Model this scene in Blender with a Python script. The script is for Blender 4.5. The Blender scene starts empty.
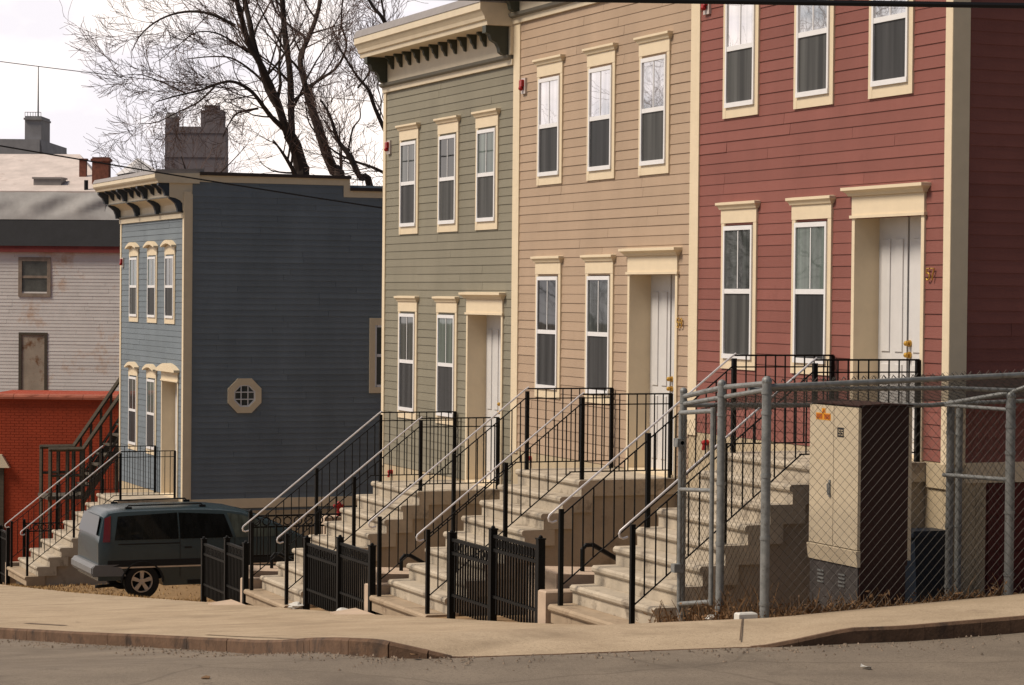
import bpy, bmesh, math, random
from mathutils import Vector, Matrix
from mathutils import noise as mnoise
# World axes: X runs down the street along the house fronts, Y points from the fronts
# towards the street, Z is up. Metres.
random.seed(7)
C = bpy.context.scene.collection
R = math.radians
PI = math.pi

# ------------------------------------------------------------------ materials
def lin(c):
    return tuple(((v/255)/12.92 if v/255 <= .04045 else (((v/255)+.055)/1.055)**2.4) for v in c)

def mat(name, col, rough=.8, var=0, vscale=4, bump=0, bscale=40, metal=0, spec=.3, col2=None, island=0,
        streak=None, dirt=None):
    m = bpy.data.materials.new(name); m.use_nodes = True
    nt = m.node_tree; N = nt.nodes; L = nt.links
    b = N['Principled BSDF']
    b.inputs['Roughness'].default_value = rough
    b.inputs['Metallic'].default_value = metal
    b.inputs['Specular IOR Level'].default_value = spec
    c = (*col, 1)
    b.inputs['Base Color'].default_value = c
    if not (var or bump or island or dirt): return m
    tc = N.new('ShaderNodeTexCoord')
    last = None
    def mix(fac, a, bb, mode='MIX'):
        x = N.new('ShaderNodeMix'); x.data_type = 'RGBA'; x.blend_type = mode
        if hasattr(fac, 'links'): L.new(fac, x.inputs[0])
        else: x.inputs[0].default_value = fac
        for v, i in ((a, 6), (bb, 7)):
            if hasattr(v, 'links'): L.new(v, x.inputs[i])
            else: x.inputs[i].default_value = (*v[:3], 1)
        return x.outputs[2]
    cur = col
    if var:
        n = N.new('ShaderNodeTexNoise'); n.inputs['Scale'].default_value = vscale; n.inputs['Detail'].default_value = 8
        n.inputs['Roughness'].default_value = .65
        if streak:
            mp = N.new('ShaderNodeMapping'); mp.inputs['Scale'].default_value = streak
            L.new(tc.outputs['Object'], mp.inputs[0]); L.new(mp.outputs[0], n.inputs['Vector'])
        else: L.new(tc.outputs['Object'], n.inputs['Vector'])
        r = N.new('ShaderNodeMapRange'); r.inputs[1].default_value = .3; r.inputs[2].default_value = .7
        L.new(n.outputs[0], r.inputs[0])
        lo = col2 if col2 else tuple(v*(1-var) for v in col)
        hi = col if col2 else tuple(min(1, v*(1+var*.5)) for v in col)
        cur = mix(r.outputs[0], lo, hi)
    if dirt:
        dc, ds, thr = dirt
        n = N.new('ShaderNodeTexNoise'); n.inputs['Scale'].default_value = ds; n.inputs['Detail'].default_value = 10
        n.inputs['Roughness'].default_value = .7
        L.new(tc.outputs['Object'], n.inputs['Vector'])
        r = N.new('ShaderNodeMapRange'); r.inputs[1].default_value = thr; r.inputs[2].default_value = thr+.12
        L.new(n.outputs[0], r.inputs[0])
        cur = mix(r.outputs[0], cur, dc)
    if island:
        g = N.new('ShaderNodeNewGeometry')
        r = N.new('ShaderNodeMapRange'); r.inputs[3].default_value = 1-island; r.inputs[4].default_value = 1+island
        L.new(g.outputs['Random Per Island'], r.inputs[0])
        h = N.new('ShaderNodeHueSaturation'); L.new(r.outputs[0], h.inputs['Value'])
        if hasattr(cur, 'links'): L.new(cur, h.inputs['Color'])
        else: h.inputs['Color'].default_value = (*cur, 1)
        cur = h.outputs[0]
    if hasattr(cur, 'links'): L.new(cur, b.inputs['Base Color'])
    if bump:
        n = N.new('ShaderNodeTexNoise'); n.inputs['Scale'].default_value = bscale; n.inputs['Detail'].default_value = 6
        L.new(tc.outputs['Object'], n.inputs['Vector'])
        bp = N.new('ShaderNodeBump'); bp.inputs['Strength'].default_value = bump; bp.inputs['Distance'].default_value = .01
        L.new(n.outputs[0], bp.inputs['Height']); L.new(bp.outputs[0], b.inputs['Normal'])
    return m

M = {}
M['red'] = mat('red_siding', (.24, .092, .076), .62, .13, 1.3, .2, 60, streak=(1, 1, .35), dirt=((.19, .07, .058), 1.0, .6), spec=.12, island=.07)
M['tan'] = mat('tan_siding', (.41, .30, .215), .62, .11, 1.3, .2, 60, streak=(1, 1, .35), dirt=((.35, .25, .175), 1.0, .6), spec=.12, island=.05)
M['green'] = mat('green_siding', (.23, .21, .16), .62, .12, 1.3, .2, 60, streak=(1, 1, .35), dirt=((.185, .17, .13), 1.0, .6), spec=.12, island=.06)
M['blue'] = mat('blue_siding', (.172, .202, .230), .62, .13, 1.3, .2, 60, streak=(1, 1, .35), dirt=((.14, .16, .185), 1.0, .6), spec=.12, island=.06)
M['cream'] = mat('cream_trim', (.71, .59, .42), .55, .06, 5, .1, 30)
M['creamc'] = mat('cream_cornice', (.67, .57, .42), .55, .08, 4, .1, 30)
M['stucco'] = mat('cream_stucco', (.47, .38, .255), .85, .14, 3, .3, 60, dirt=((.24, .19, .13), 2.5, .60))
M['bracket'] = mat('dark_bracket_paint', (.052, .056, .042), .5, .15, 8)
M['bracketb'] = mat('slate_bracket_paint', (.035, .045, .06), .5, .15, 8)
M['flash'] = mat('grey_metal_flashing', (.26, .235, .225), .5, .15, 5)
M['mould'] = mat('grey_moulding', (.16, .15, .125), .5, .1, 5)
M['brownedge'] = mat('brown_coping', (.05, .035, .03), .6, .2, 5)
M['roof'] = mat('roof_membrane', (.10, .095, .09), .9, .2, 2)
M['vinyl'] = mat('white_vinyl', (.74, .73, .74), .4, .04, 6)
M['door'] = mat('white_door', (.62, .605, .60), .42, .06, 4)
M['brass'] = mat('brass', (.55, .33, .07), .35, .1, 9, metal=.7)
M['black'] = mat('black_iron', (.004, .004, .004), .5, .2, 20, spec=.16)
M['galv'] = mat('galvanised_steel', (.25, .255, .25), .55, .35, 14, .2, 60, metal=.4, dirt=((.12, .11, .10), 6, .58))
M['wire'] = mat('galvanised_wire', (.055, .05, .044), .5, .2, 14, metal=.4)
M['handrail'] = mat('pale_handrail_paint', (.66, .62, .62), .28, .2, 12, metal=.35, spec=.5)
M['step'] = mat('stair_concrete', (.45, .385, .30), .88, .24, 3.2, .5, 45, dirt=((.19, .155, .12), 2.6, .54))
M['stepd'] = mat('worn_bottom_step', (.36, .275, .19), .9, .2, 3.2, .4, 45, dirt=((.17, .12, .08), 2.6, .56))
M['cheek'] = mat('stair_wall_stucco', (.36, .305, .24), .9, .18, 2, .3, 50, dirt=((.2, .16, .12), 1.6, .58))
M['kerb'] = mat('granite_kerb', (.135, .078, .047), .9, .4, 5, .6, 40, dirt=((.05, .033, .024), 2.8, .52))
M['pier'] = mat('pink_concrete', (.47, .36, .27), .9, .14, 4, .3, 50)
M['redalarm'] = mat('red_enamel', (.34, .015, .015), .35, .1, 8)
M['whitealarm'] = mat('white_enamel', (.52, .45, .42), .4, .05, 8)
M['bark'] = mat('bark', (.055, .040, .033), .9, .35, 6, .5, 20)
M['twig'] = mat('twig_bark', (.14, .092, .078), .9, .3, 2)
M['brickred'] = mat('painted_red_brick', (.34, .05, .018), .8, .16, 2, .3, 30, dirt=((.16, .03, .02), 1.2, .62))
M['oldwood'] = mat('weathered_wood', (.085, .07, .052), .9, .3, 5, .3, 30, streak=(1, 1, 6))
M['oldwhite'] = mat('old_white_siding', (.68, .65, .62), .75, .10, 2, .1, 30, island=.04, dirt=((.48, .32, .21), .5, .54))
M['tarpaper'] = mat('black_tarpaper', (.016, .016, .019), .8, .25, 3, .3, 15)
M['palemembrane'] = mat('pale_roof', (.62, .535, .495), .85, .2, 1.5, .4, 3, dirt=((.42, .33, .29), 2.2, .58))
M['chimbrick'] = mat('chimney_brick', (.20, .075, .05), .9, .4, 9, .3, 30)
M['farbrick'] = mat('hazed_tower_brick', (.21, .18, .19), .9, .2, 1.2, .2, 3)  # brick greyed and lightened: distance haze put into the colour
M['fargrey'] = mat('far_grey_slate', (.30, .29, .30), .9, .2, 1.2)
M['farpale'] = mat('far_pale_dome', (.55, .53, .53), .7, .15, 1)
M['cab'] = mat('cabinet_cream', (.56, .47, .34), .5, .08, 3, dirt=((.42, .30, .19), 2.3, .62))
M['cabdark'] = mat('cabinet_shaded_side', (.035, .012, .009), .6, .2, 3)  # cabinet faces turned from the sun, their shade painted into the colour
M['cabgrey'] = mat('cabinet_grey_base', (.065, .056, .053), .7, .2, 4)
M['yellow'] = mat('yellow_sticker', (.75, .32, .02), .5, .1, 20)
M['ink'] = mat('black_ink', (.02, .02, .02), .6)
M['navy'] = mat('navy_plastic', (.012, .018, .03), .45, .2, 8)
M['paper'] = mat('white_paper', (.58, .56, .52), .8, .1, 20)
M['cable'] = mat('cable_rubber', (.012, .011, .012), .6)
M['vanp'] = mat('van_paint', (.034, .054, .064), .25, .08, 5, metal=.15, spec=.6)
M['vanlow'] = mat('van_cladding', (.10, .115, .125), .5, .08, 5)
M['rubber'] = mat('black_rubber', (.014, .014, .014), .8, .2, 30)
M['alloy'] = mat('alloy_wheel', (.62, .55, .48), .4, .15, 10, metal=.4)
M['tail'] = mat('red_tail_lens', (.12, .008, .007), .2, .1, 10, spec=.6)
M['bumper'] = mat('van_bumper', (.16, .16, .165), .5, .1, 5)
M['darkin'] = mat('dark_interior', (.012, .012, .013), .9, .2, 4)
M['shade'] = mat('garage_panel_dark_red', (.10, .016, .014), .7, .2, 3)
M['litter'] = M['paper']
M['leafdry'] = mat('dry_leaves', (.17, .095, .045), .9, .4, 8, island=.35)
M['stalk'] = mat('dry_stalks', (.15, .095, .055), .9, .3, 8, island=.3)

def glassmat(name, col, ior, rough=.02, bump=.0, metal=0):
    m = bpy.data.materials.new(name); m.use_nodes = True
    nt = m.node_tree; N = nt.nodes; L = nt.links; b = N['Principled BSDF']
    b.inputs['Roughness'].default_value = rough
    b.inputs['IOR'].default_value = ior; b.inputs['Metallic'].default_value = metal
    tc = N.new('ShaderNodeTexCoord'); mp = N.new('ShaderNodeMapping'); mp.inputs['Scale'].default_value = (9, 9, .25)
    n = N.new('ShaderNodeTexNoise'); n.inputs['Scale'].default_value = 1.0; n.inputs['Detail'].default_value = 3
    L.new(tc.outputs['Object'], mp.inputs[0]); L.new(mp.outputs[0], n.inputs['Vector'])
    r = N.new('ShaderNodeValToRGB'); r.color_ramp.elements[0].position = .35; r.color_ramp.elements[1].position = .75
    r.color_ramp.elements[0].color = (*[v*(.55 if not metal else .88) for v in col], 1); r.color_ramp.elements[1].color = (*[min(.95, v*(1.7 if not metal else 1.1)) for v in col], 1)
    L.new(n.outputs[0], r.inputs[0]); L.new(r.outputs[0], b.inputs['Base Color'])
    n2 = N.new('ShaderNodeTexNoise'); n2.inputs['Scale'].default_value = 1.7
    L.new(tc.outputs['Object'], n2.inputs['Vector'])
    bp = N.new('ShaderNodeBump'); bp.inputs['Strength'].default_value = bump; bp.inputs['Distance'].default_value = .02
    L.new(n2.outputs[0], bp.inputs['Height']); L.new(bp.outputs[0], b.inputs['Normal'])
    return m
M['glass'] = glassmat('window_glass_over_curtain', (.05, .056, .055), 1.5, .02, .03)
M['glasshi'] = glassmat('coated_window_glass', (.82, .80, .81), 1.9, .012, .03, metal=.85)
M['glassdark'] = glassmat('window_glass_dark_room', (.018, .02, .021), 1.5, .02, .03)
M['glassblind'] = glassmat('window_glass_green_blind', (.10, .125, .115), 1.45, .02, .03)
M['screendark'] = glassmat('insect_screen_dark', (.022, .023, .024), 1.3, .4)
M['screenpale'] = glassmat('insect_screen_over_curtain', (.062, .062, .060), 1.3, .5)
WR = random.Random(21)
M['screen'] = glassmat('insect_screen', (.040, .040, .041), 1.3, .5)
M['vanglass'] = glassmat('tinted_car_glass', (.004, .0045, .005), 1.25, .05)
M['vanglassl'] = glassmat('clear_car_glass', (.05, .058, .05), 1.45, .05)

def groundmat(name, c1, c2, dark, joints=0, big=.6, rough=.92):
    m = bpy.data.materials.new(name); m.use_nodes = True
    nt = m.node_tree; N = nt.nodes; L = nt.links; b = N['Principled BSDF']
    b.inputs['Roughness'].default_value = rough; b.inputs['Specular IOR Level'].default_value = .2
    tc = N.new('ShaderNodeTexCoord')
    def noise(sc, det, r=.6, scale=None):
        n = N.new('ShaderNodeTexNoise'); n.inputs['Scale'].default_value = sc; n.inputs['Detail'].default_value = det
        n.inputs['Roughness'].default_value = r
        if scale:
            mp = N.new('ShaderNodeMapping'); mp.inputs['Scale'].default_value = scale
            L.new(tc.outputs['Object'], mp.inputs[0]); L.new(mp.outputs[0], n.inputs['Vector'])
        else: L.new(tc.outputs['Object'], n.inputs['Vector'])
        return n.outputs[0]
    def mr(v, a, c):
        r = N.new('ShaderNodeMapRange'); r.inputs[1].default_value = a; r.inputs[2].default_value = c; L.new(v, r.inputs[0]); return r.outputs[0]
    def mix(f, a, c):
        x = N.new('ShaderNodeMix'); x.data_type = 'RGBA'; L.new(f, x.inputs[0])
        for v, i in ((a, 6), (c, 7)):
            if hasattr(v, 'links'): L.new(v, x.inputs[i])
            else: x.inputs[i].default_value = (*v, 1)
        return x.outputs[2]
    cur = mix(mr(noise(big, 8, .65), .32, .68), c1, c2)
    cur = mix(mr(noise(38, 4), .54, .70), cur, tuple(v*.72 for v in c1))
    cur = mix(mr(noise(120, 3), .58, .68), cur, tuple(min(1, v*1.45) for v in c2))
    cur = mix(mr(noise(.9, 5, .7), .50, .74), cur, tuple(v*.80 for v in c1))
    cur = mix(mr(noise(2.1, 12, .75, (.5, 1, 1)), .60, .70), cur, dark)
    if joints:
        v = N.new('ShaderNodeTexVoronoi'); v.feature = 'DISTANCE_TO_EDGE'; v.inputs['Scale'].default_value = .55
        wn = N.new('ShaderNodeTexNoise'); wn.inputs['Scale'].default_value = 1.5; wn.inputs['Detail'].default_value = 5
        L.new(tc.outputs['Object'], wn.inputs['Vector'])
        ad = N.new('ShaderNodeMix'); ad.data_type = 'RGBA'; ad.inputs[0].default_value = .25
        L.new(tc.outputs['Object'], ad.inputs[6]); L.new(wn.outputs[1], ad.inputs[7]); L.new(ad.outputs[2], v.inputs['Vector'])
        r = N.new('ShaderNodeMapRange'); r.inputs[1].default_value = .0; r.inputs[2].default_value = .012; r.inputs[3].default_value = joints; r.inputs[4].default_value = 0
        L.new(v.outputs['Distance'], r.inputs[0])
        cur = mix(r.outputs[0], cur, dark)
    L.new(cur, b.inputs['Base Color'])
    bp = N.new('ShaderNodeBump'); bp.inputs['Strength'].default_value = .5; bp.inputs['Distance'].default_value = .012
    L.new(noise(26, 6, .7), bp.inputs['Height']); L.new(bp.outputs[0], b.inputs['Normal'])
    return m
M['walk'] = groundmat('sidewalk_concrete', (.33, .25, .168), (.44, .345, .24), (.22, .16, .11), 0, 1.1)
M['road'] = groundmat('dusty_asphalt', (.15, .122, .095), (.22, .18, .138), (.10, .08, .062), .55, 1.0)
M['yard'] = groundmat('bare_dirt', (.24, .15, .075), (.30, .20, .11), (.15, .09, .045), 0, 1.2)
M['groundm'] = groundmat('far_ground', (.16, .13, .10), (.2, .16, .12), (.1, .08, .06), 0)

# ------------------------------------------------------------------ mesh builder
BASE = {}
class MB:
    def __init__(s): s.v = []; s.f = []
    def add(s, vs, fs):
        o = len(s.v); s.v += [tuple(v) for v in vs]; s.f += [tuple(i+o for i in f) for f in fs]
    def quad(s, a, b, c, d): s.add([a, b, c, d], [(0, 1, 2, 3)])
    def box(s, x0, x1, y0, y1, z0, z1):
        s.add([(x0,y0,z0),(x1,y0,z0),(x1,y1,z0),(x0,y1,z0),(x0,y0,z1),(x1,y0,z1),(x1,y1,z1),(x0,y1,z1)],
              [(0,3,2,1),(4,5,6,7),(0,1,5,4),(1,2,6,5),(2,3,7,6),(3,0,4,7)])
    def bevbox(s, x0, x1, y0, y1, z0, z1, b=.012):
        # box with chamfered vertical and top edges
        def ring(i, z): return [(x0+i,y0+i+0,z),(x1-i,y0+i,z),(x1-i,y1-i,z),(x0+i,y1-i,z)]
        r = [ring(0, z0), ring(0, z1-b), ring(b, z1)]
        vs = sum(r, []); fs = [(3,2,1,0), (8,9,10,11)]
        for k in (0, 1):
            for i in range(4):
                j = (i+1) % 4; fs.append((k*4+i, k*4+j, k*4+4+j, k*4+4+i))
        s.add(vs, fs)
    def prism(s, prof, fn, a, b):
        # prof: list of (u, v); fn(u, v, t) -> point; extruded between t=a and t=b
        n = len(prof); vs = [fn(u, v, a) for u, v in prof] + [fn(u, v, b) for u, v in prof]
        fs = [tuple(range(n-1, -1, -1)), tuple(range(n, 2*n))]
        for i in range(n):
            j = (i+1) % n; fs.append((i, j, n+j, n+i))
        s.add(vs, fs)
    def tube(s, pts, rad, sides=6, cap=True):
        pts = [Vector(p) for p in pts]; n = len(pts)
        rads = rad if isinstance(rad, (list, tuple)) else [rad]*n
        prev = None; rings = []
        for i, p in enumerate(pts):
            t = (pts[min(i+1, n-1)] - pts[max(i-1, 0)])
            if t.length < 1e-9: t = Vector((0, 0, 1))
            t.normalize()
            if prev is None:
                u = t.cross(Vector((0, 0, 1)) if abs(t.z) < .9 else Vector((1, 0, 0))).normalized()
            else:
                u = (prev - t*prev.dot(t))
                u = u.normalized() if u.length > 1e-6 else t.orthogonal().normalized()
            prev = u; w = t.cross(u)
            rings.append([p + (u*math.cos(2*PI*k/sides) + w*math.sin(2*PI*k/sides))*rads[i] for k in range(sides)])
        vs = sum(rings, []); fs = []
        for i in range(n-1):
            for k in range(sides):
                l = (k+1) % sides; fs.append((i*sides+k, i*sides+l, (i+1)*sides+l, (i+1)*sides+k))
        if cap:
            fs.append(tuple(range(sides-1, -1, -1))); fs.append(tuple((n-1)*sides+k for k in range(sides)))
        s.add(vs, fs)
    def ball(s, c, r, seg=10, rings=6, sc=(1, 1, 1)):
        vs = [(c[0], c[1], c[2]-r*sc[2])]
        for i in range(1, rings):
            t = -PI/2 + PI*i/rings
            for k in range(seg):
                a = 2*PI*k/seg; vs.append((c[0]+r*sc[0]*math.cos(t)*math.cos(a), c[1]+r*sc[1]*math.cos(t)*math.sin(a), c[2]+r*sc[2]*math.sin(t)))
        vs.append((c[0], c[1], c[2]+r*sc[2])); fs = []
        for k in range(seg):
            l = (k+1) % seg; fs.append((0, 1+l, 1+k))
            fs.append((len(vs)-1, 1+(rings-2)*seg+k, 1+(rings-2)*seg+l))
        for i in range(rings-2):
            for k in range(seg):
                l = (k+1) % seg; fs.append((1+i*seg+k, 1+i*seg+l, 1+(i+1)*seg+l, 1+(i+1)*seg+k))
        s.add(vs, fs)
    def disc(s, c, axis, r, t, seg=24, r_in=0):
        # cylinder (or ring) centred at c, axis 0/1/2, half thickness t
        def P(a, rr, h):
            u, v = rr*math.cos(a), rr*math.sin(a)
            return ((c[0]+h, c[1]+u, c[2]+v), (c[0]+u, c[1]+h, c[2]+v), (c[0]+u, c[1]+v, c[2]+h))[axis]
        A = [2*PI*k/seg for k in range(seg)]
        if r_in:
            vs = [P(a, r, -t) for a in A]+[P(a, r, t) for a in A]+[P(a, r_in, -t) for a in A]+[P(a, r_in, t) for a in A]; fs = []
            for k in range(seg):
                l = (k+1) % seg
                fs += [(k, l, seg+l, seg+k), (2*seg+k, 3*seg+k, 3*seg+l, 2*seg+l), (seg+k, seg+l, 3*seg+l, 3*seg+k), (k, 2*seg+k, 2*seg+l, l)]
        else:
            vs = [P(a, r, -t) for a in A]+[P(a, r, t) for a in A]; fs = [tuple(range(seg-1, -1, -1)), tuple(range(seg, 2*seg))]
            for k in range(seg):
                l = (k+1) % seg; fs.append((k, l, seg+l, seg+k))
        s.add(vs, fs)
    def build(s, name, m, parent=None, smooth=False, base=None):
        b = BASE[parent.name] if parent is not None else Vector(base or (0, 0, 0))
        me = bpy.data.meshes.new(name)
        me.from_pydata([(v[0]-b[0], v[1]-b[1], v[2]-b[2]) for v in s.v], [], s.f)
        bm = bmesh.new(); bm.from_mesh(me); bmesh.ops.recalc_face_normals(bm, faces=bm.faces)
        if smooth:
            for f in bm.faces: f.smooth = True
            for e in bm.edges:
                if len(e.link_faces) == 2 and e.calc_face_angle(0) > .6: e.smooth = False
        bm.to_mesh(me); bm.free()
        me.materials.append(M[m] if isinstance(m, str) else m)
        o = bpy.data.objects.new(name, me); C.objects.link(o)
        if parent is not None: o.parent = parent
        else: o.location = b
        BASE[o.name] = Vector(b)
        return o

def thing(name, label, cat, base, group=None):
    o = bpy.data.objects.new(name, None); C.objects.link(o); o.empty_display_size = .2
    o.location = base; o['label'] = label; o['category'] = cat
    if group: o['group'] = group
    BASE[o.name] = Vector(base)
    return o
def tag(o, label, cat, group=None):
    o['label'] = label; o['category'] = cat
    if group: o['group'] = group
    return o
def struct(o, kind='structure'):
    o['kind'] = kind; return o

def interp(x, K, Z):
    if x <= K[0]: return Z[0]
    for i in range(len(K)-1):
        if x <= K[i+1]:
            t = (x-K[i])/(K[i+1]-K[i]); return Z[i]+(Z[i+1]-Z[i])*t
    return Z[-1]
KS = [-60, -40, -5, -3.6, -1.7, 0, 2.2, 8, 13.7, 25, 31, 60, 110, 160]
KZ = [-.9, -1.0, -2.63, -2.60, -2.82, -3.10, -3.36, -3.97, -4.53, -5.65, -6.2, -8.8, -11, -11]
def zg(x, y):
    z = sum(interp(x+q, KS, KZ) for q in (-1, -.6, -.2, .2, .6, 1))/6
    if x < 3: z += .045*max(0, min(2.8-y, 15))*min(1, (3-x)/3)
    return z

# ------------------------------------------------------------------ ground, road, sidewalk
def grid(name, xs, ys, fz, m, keep=lambda x, y: True):
    mb = MB(); nx, ny = len(xs), len(ys)
    vs = [(x, y, fz(x, y)) for x in xs for y in ys]
    fs = [(i*ny+j, (i+1)*ny+j, (i+1)*ny+j+1, i*ny+j+1) for i in range(nx-1) for j in range(ny-1) if keep((xs[i]+xs[i+1])/2, (ys[j]+ys[j+1])/2)]
    mb.add(vs, fs); o = mb.build(name, m, smooth=True); return struct(o)
def frange(a, b, n): return [a+(b-a)*i/n for i in range(n+1)]
xs_road = frange(-55, -5, 20)+frange(-4.6, 3, 38)[0:]+frange(3.6, 110, 60)
def rough(x, y, a=.012): return a*mnoise.noise(Vector((x*.8, y*.8, 0)))
grid('road', xs_road, frange(-40, 2, 40)+frange(2.3, 14, 50)+frange(15, 60, 20), lambda x, y: zg(x, y)-.125+(rough(x, y) if x < 0 else 0), 'road', lambda x, y: not (x > -1.3 and y < 3.0))
grid('ground', frange(-200, 900, 44), frange(-500, 500, 40), lambda x, y: zg(x, y)-.5, 'groundm')
def lot(x, y):
    d = 0
    if 17 < x < 30 and y < 3.25: d = .33*min(1, (x-17)/1.5, (30-x)/1.0)*min(1, (3.25-y)/1.0+.15)
    return zg(x, y)-.02-d+rough(x, y, .02)
grid('yard', frange(-1.7, 3.1, 16)+frange(3.5, 80, 150), frange(-16, 0, 16)+frange(.25, 3.3, 14), lot, 'yard')

CURB = [(-5.2,-30), (-4.6,-14), (-4.15,0), (-4.05,1.6), (-3.95,2.6), (-3.9,3.2), (-3.88,3.7), (-3.8,4.2), (-3.72,4.9), (-3.65,5.6), (-3.55,6.3), (-3.42,6.62), (-3.2,6.85),
        (-2.7,7.0), (-2.0,7.0), (-1.0,6.88), (.3,6.78), (1.73,6.76), (2.87,6.86), (3.92,7.0), (4.89,7.2), (5.86,7.37), (7.07,7.52), (8.37,7.73), (12,8.1), (20,8.6), (40,9.5), (80,11)]
INNER = [(-1.7,-30), (-1.7,-14), (-1.7,0), (-1.7,.8), (-1.7,1.4), (-1.7,1.9), (-1.7,2.3), (-1.7,2.6), (-1.7,2.85), (-1.6,3.0), (-1.4,3.15), (-1.2,3.25), (-.9,3.3),
         (-.5,3.3), (0,3.3), (.5,3.3), (1.2,3.3), (1.9,3.3), (2.87,3.3), (3.92,3.3), (4.89,3.3), (5.86,3.3), (7.07,3.3), (8.37,3.3), (12,3.3), (20,3.3), (40,3.3), (80,3.3)]
def ramp(x, y):    # how far the kerb is dropped at the crossing
    if x > -2.3: return 0
    if 4.0 <= y <= 6.45: return 1
    if y < 4.0: return max(0, 1-(4.0-y)/.75)
    return max(0, 1-(y-6.45)/.45)
def catmull(P, k):
    out = []
    for i in range(len(P)-1):
        for t in range(k):
            f = t/k; out.append((P[i][0]+(P[i+1][0]-P[i][0])*f, P[i][1]+(P[i+1][1]-P[i][1])*f))
    return out+[P[-1]]
cu, inn = catmull(CURB, 4), catmull(INNER, 4)
mb = MB(); NJ = 12; vs = []; kz = []
for (a, b), (c, d) in zip(cu, inn):
    rp = ramp(a, b)
    for j in range(NJ+1):
        t = j/NJ; x = a+(c-a)*t; y = b+(d-b)*t
        z = zg(x, y)-rp*.118*max(0, 1-t*1.25)+(rough(x, y, .004))*(0 < j < NJ)
        vs.append((x, y, z))
        if j == 0: kz.append(z)
n = len(cu)
mb.add(vs, [(i*(NJ+1)+j, (i+1)*(NJ+1)+j, (i+1)*(NJ+1)+j+1, i*(NJ+1)+j+1) for i in range(n-1) for j in range(NJ)])
struct(mb.build('sidewalk', 'walk', smooth=True))
# kerb stones: one long strip with broken joints
mb = MB(); run = 0; nxt = .5; krn = random.Random(2)
for i in range(n-1):
    (a, b), (c, d) = cu[i], cu[i+1]
    L = math.hypot(c-a, d-b); nx, ny = (d-b)/L*-1, (c-a)/L   # outward = towards the road
    ox, oy = nx*.0, ny*.0
    k = max(1, int(L/1.9)); run += L; jn = run > nxt
    if jn: nxt = run+krn.uniform(2.2, 3.6)
    def pt(t, off, dz):
        x = a+(c-a)*t; y = b+(d-b)*t; z = kz[i]+(kz[i+1]-kz[i])*t
        return (x+nx*off, y+ny*off, z+dz)
    for q in range(k):
        t0, t1 = q/k+(.003/L if jn or k > 1 else 0), (q+1)/k
        e = 0.004*mnoise.noise(Vector((a*3, b*3, 0))) if not jn else .004
        top = .004
        if ramp(a, b) > .95 and ramp(c, d) > .95: top = .0
        prof0 = [pt(t0, -.02, top), pt(t0, .015+e, top), pt(t0, .032+e, top-.022), pt(t0, .032+e, -.3)]
        prof1 = [pt(t1, -.02, top), pt(t1, .015+e, top), pt(t1, .032+e, top-.022), pt(t1, .032+e, -.3)]
        mb.add(prof0+prof1, [(0,1,5,4), (1,2,6,5), (2,3,7,6), (0,3,2,1), (4,5,6,7)])
struct(mb.build('kerb', 'kerb'))
# one expansion joint and a crack in the walk are shallow grooves filled with dirt
mb = MB()
def strip(pts, w):
    for (x0, y0), (x1, y1) in zip(pts, pts[1:]):
        L = math.hypot(x1-x0, y1-y0); nx, ny = -(y1-y0)/L*w, (x1-x0)/L*w
        k = max(1, int(L/.25))
        for q in range(k):
            A = [(x0+(x1-x0)*t, y0+(y1-y0)*t) for t in (q/k, (q+1)/k)]
            mb.quad(*[(x+sx*nx, y+sx*ny, zg(x, y)-(.93*.118*max(0, 1-1.25*max(0, (x+3.85)/2.1)) if x < -1.6 else 0)+.005) for (x, y), sx in ((A[0], -1), (A[1], -1), (A[1], 1), (A[0], 1))])
strip([(-1.7, 3.06), (-3.6, 4.06)], .006)
strip([(3.2, 6.6), (1.2, 6.45), (-.6, 6.6)], .02)
strip([(9.5, 7.2), (8.2, 7.0)], .05)
for k in range(3): strip([(6.0+k*5.6, 3.4), (6.0+k*5.6, 6.9)], .005)
struct(mb.build('sidewalk_joint', mat('joint_dirt', (.13, .09, .06), .95, .3, 9)))

# ------------------------------------------------------------------ houses
def spans(a, b, cuts):
    out = [(a, b)]
    for c, d in cuts:
        nx = []
        for p, q in out:
            if d <= p or c >= q: nx.append((p, q)); continue
            if c > p: nx.append((p, c))
            if d < q: nx.append((d, q))
        out = nx
    return out
def siding(mb, a0, a1, z0, z1, openings, P, e=.122, rnd=None, proud=.0125):
    """lapped boards; P(a, off, z) maps along-wall, out-of-wall, height to a point"""
    rnd = rnd or random
    z = z0
    while z < z1-.01:
        zt = min(z+e+.012, z1); zc = z+e/2
        cuts = [(o[0], o[1]) for o in openings if o[2] < zc < o[3]]
        for p, q in spans(a0, a1, cuts):
            js = [p]; x = p+rnd.uniform(.6, 3.6)
            while x < q-.5:
                js.append(x); x += rnd.uniform(2.4, 3.7)
            js.append(q)
            for u, w in zip(js, js[1:]):
                g = .005 if w < q else 0
                lo = proud+rnd.uniform(-.0025, .0025)
                A = [P(u, 0, z), P(w-g, 0, z), P(w-g, lo, z), P(u, lo, z), P(u, .003, zt), P(w-g, .003, zt), P(u, -.002, zt), P(w-g, -.002, zt)]
                mb.add(A, [(0,1,2,3), (3,2,5,4), (0,3,4,6), (1,7,5,2)])
        z += e
def front(s0, z0): return lambda a, off, z: (s0+a, off, z0+z)

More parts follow.
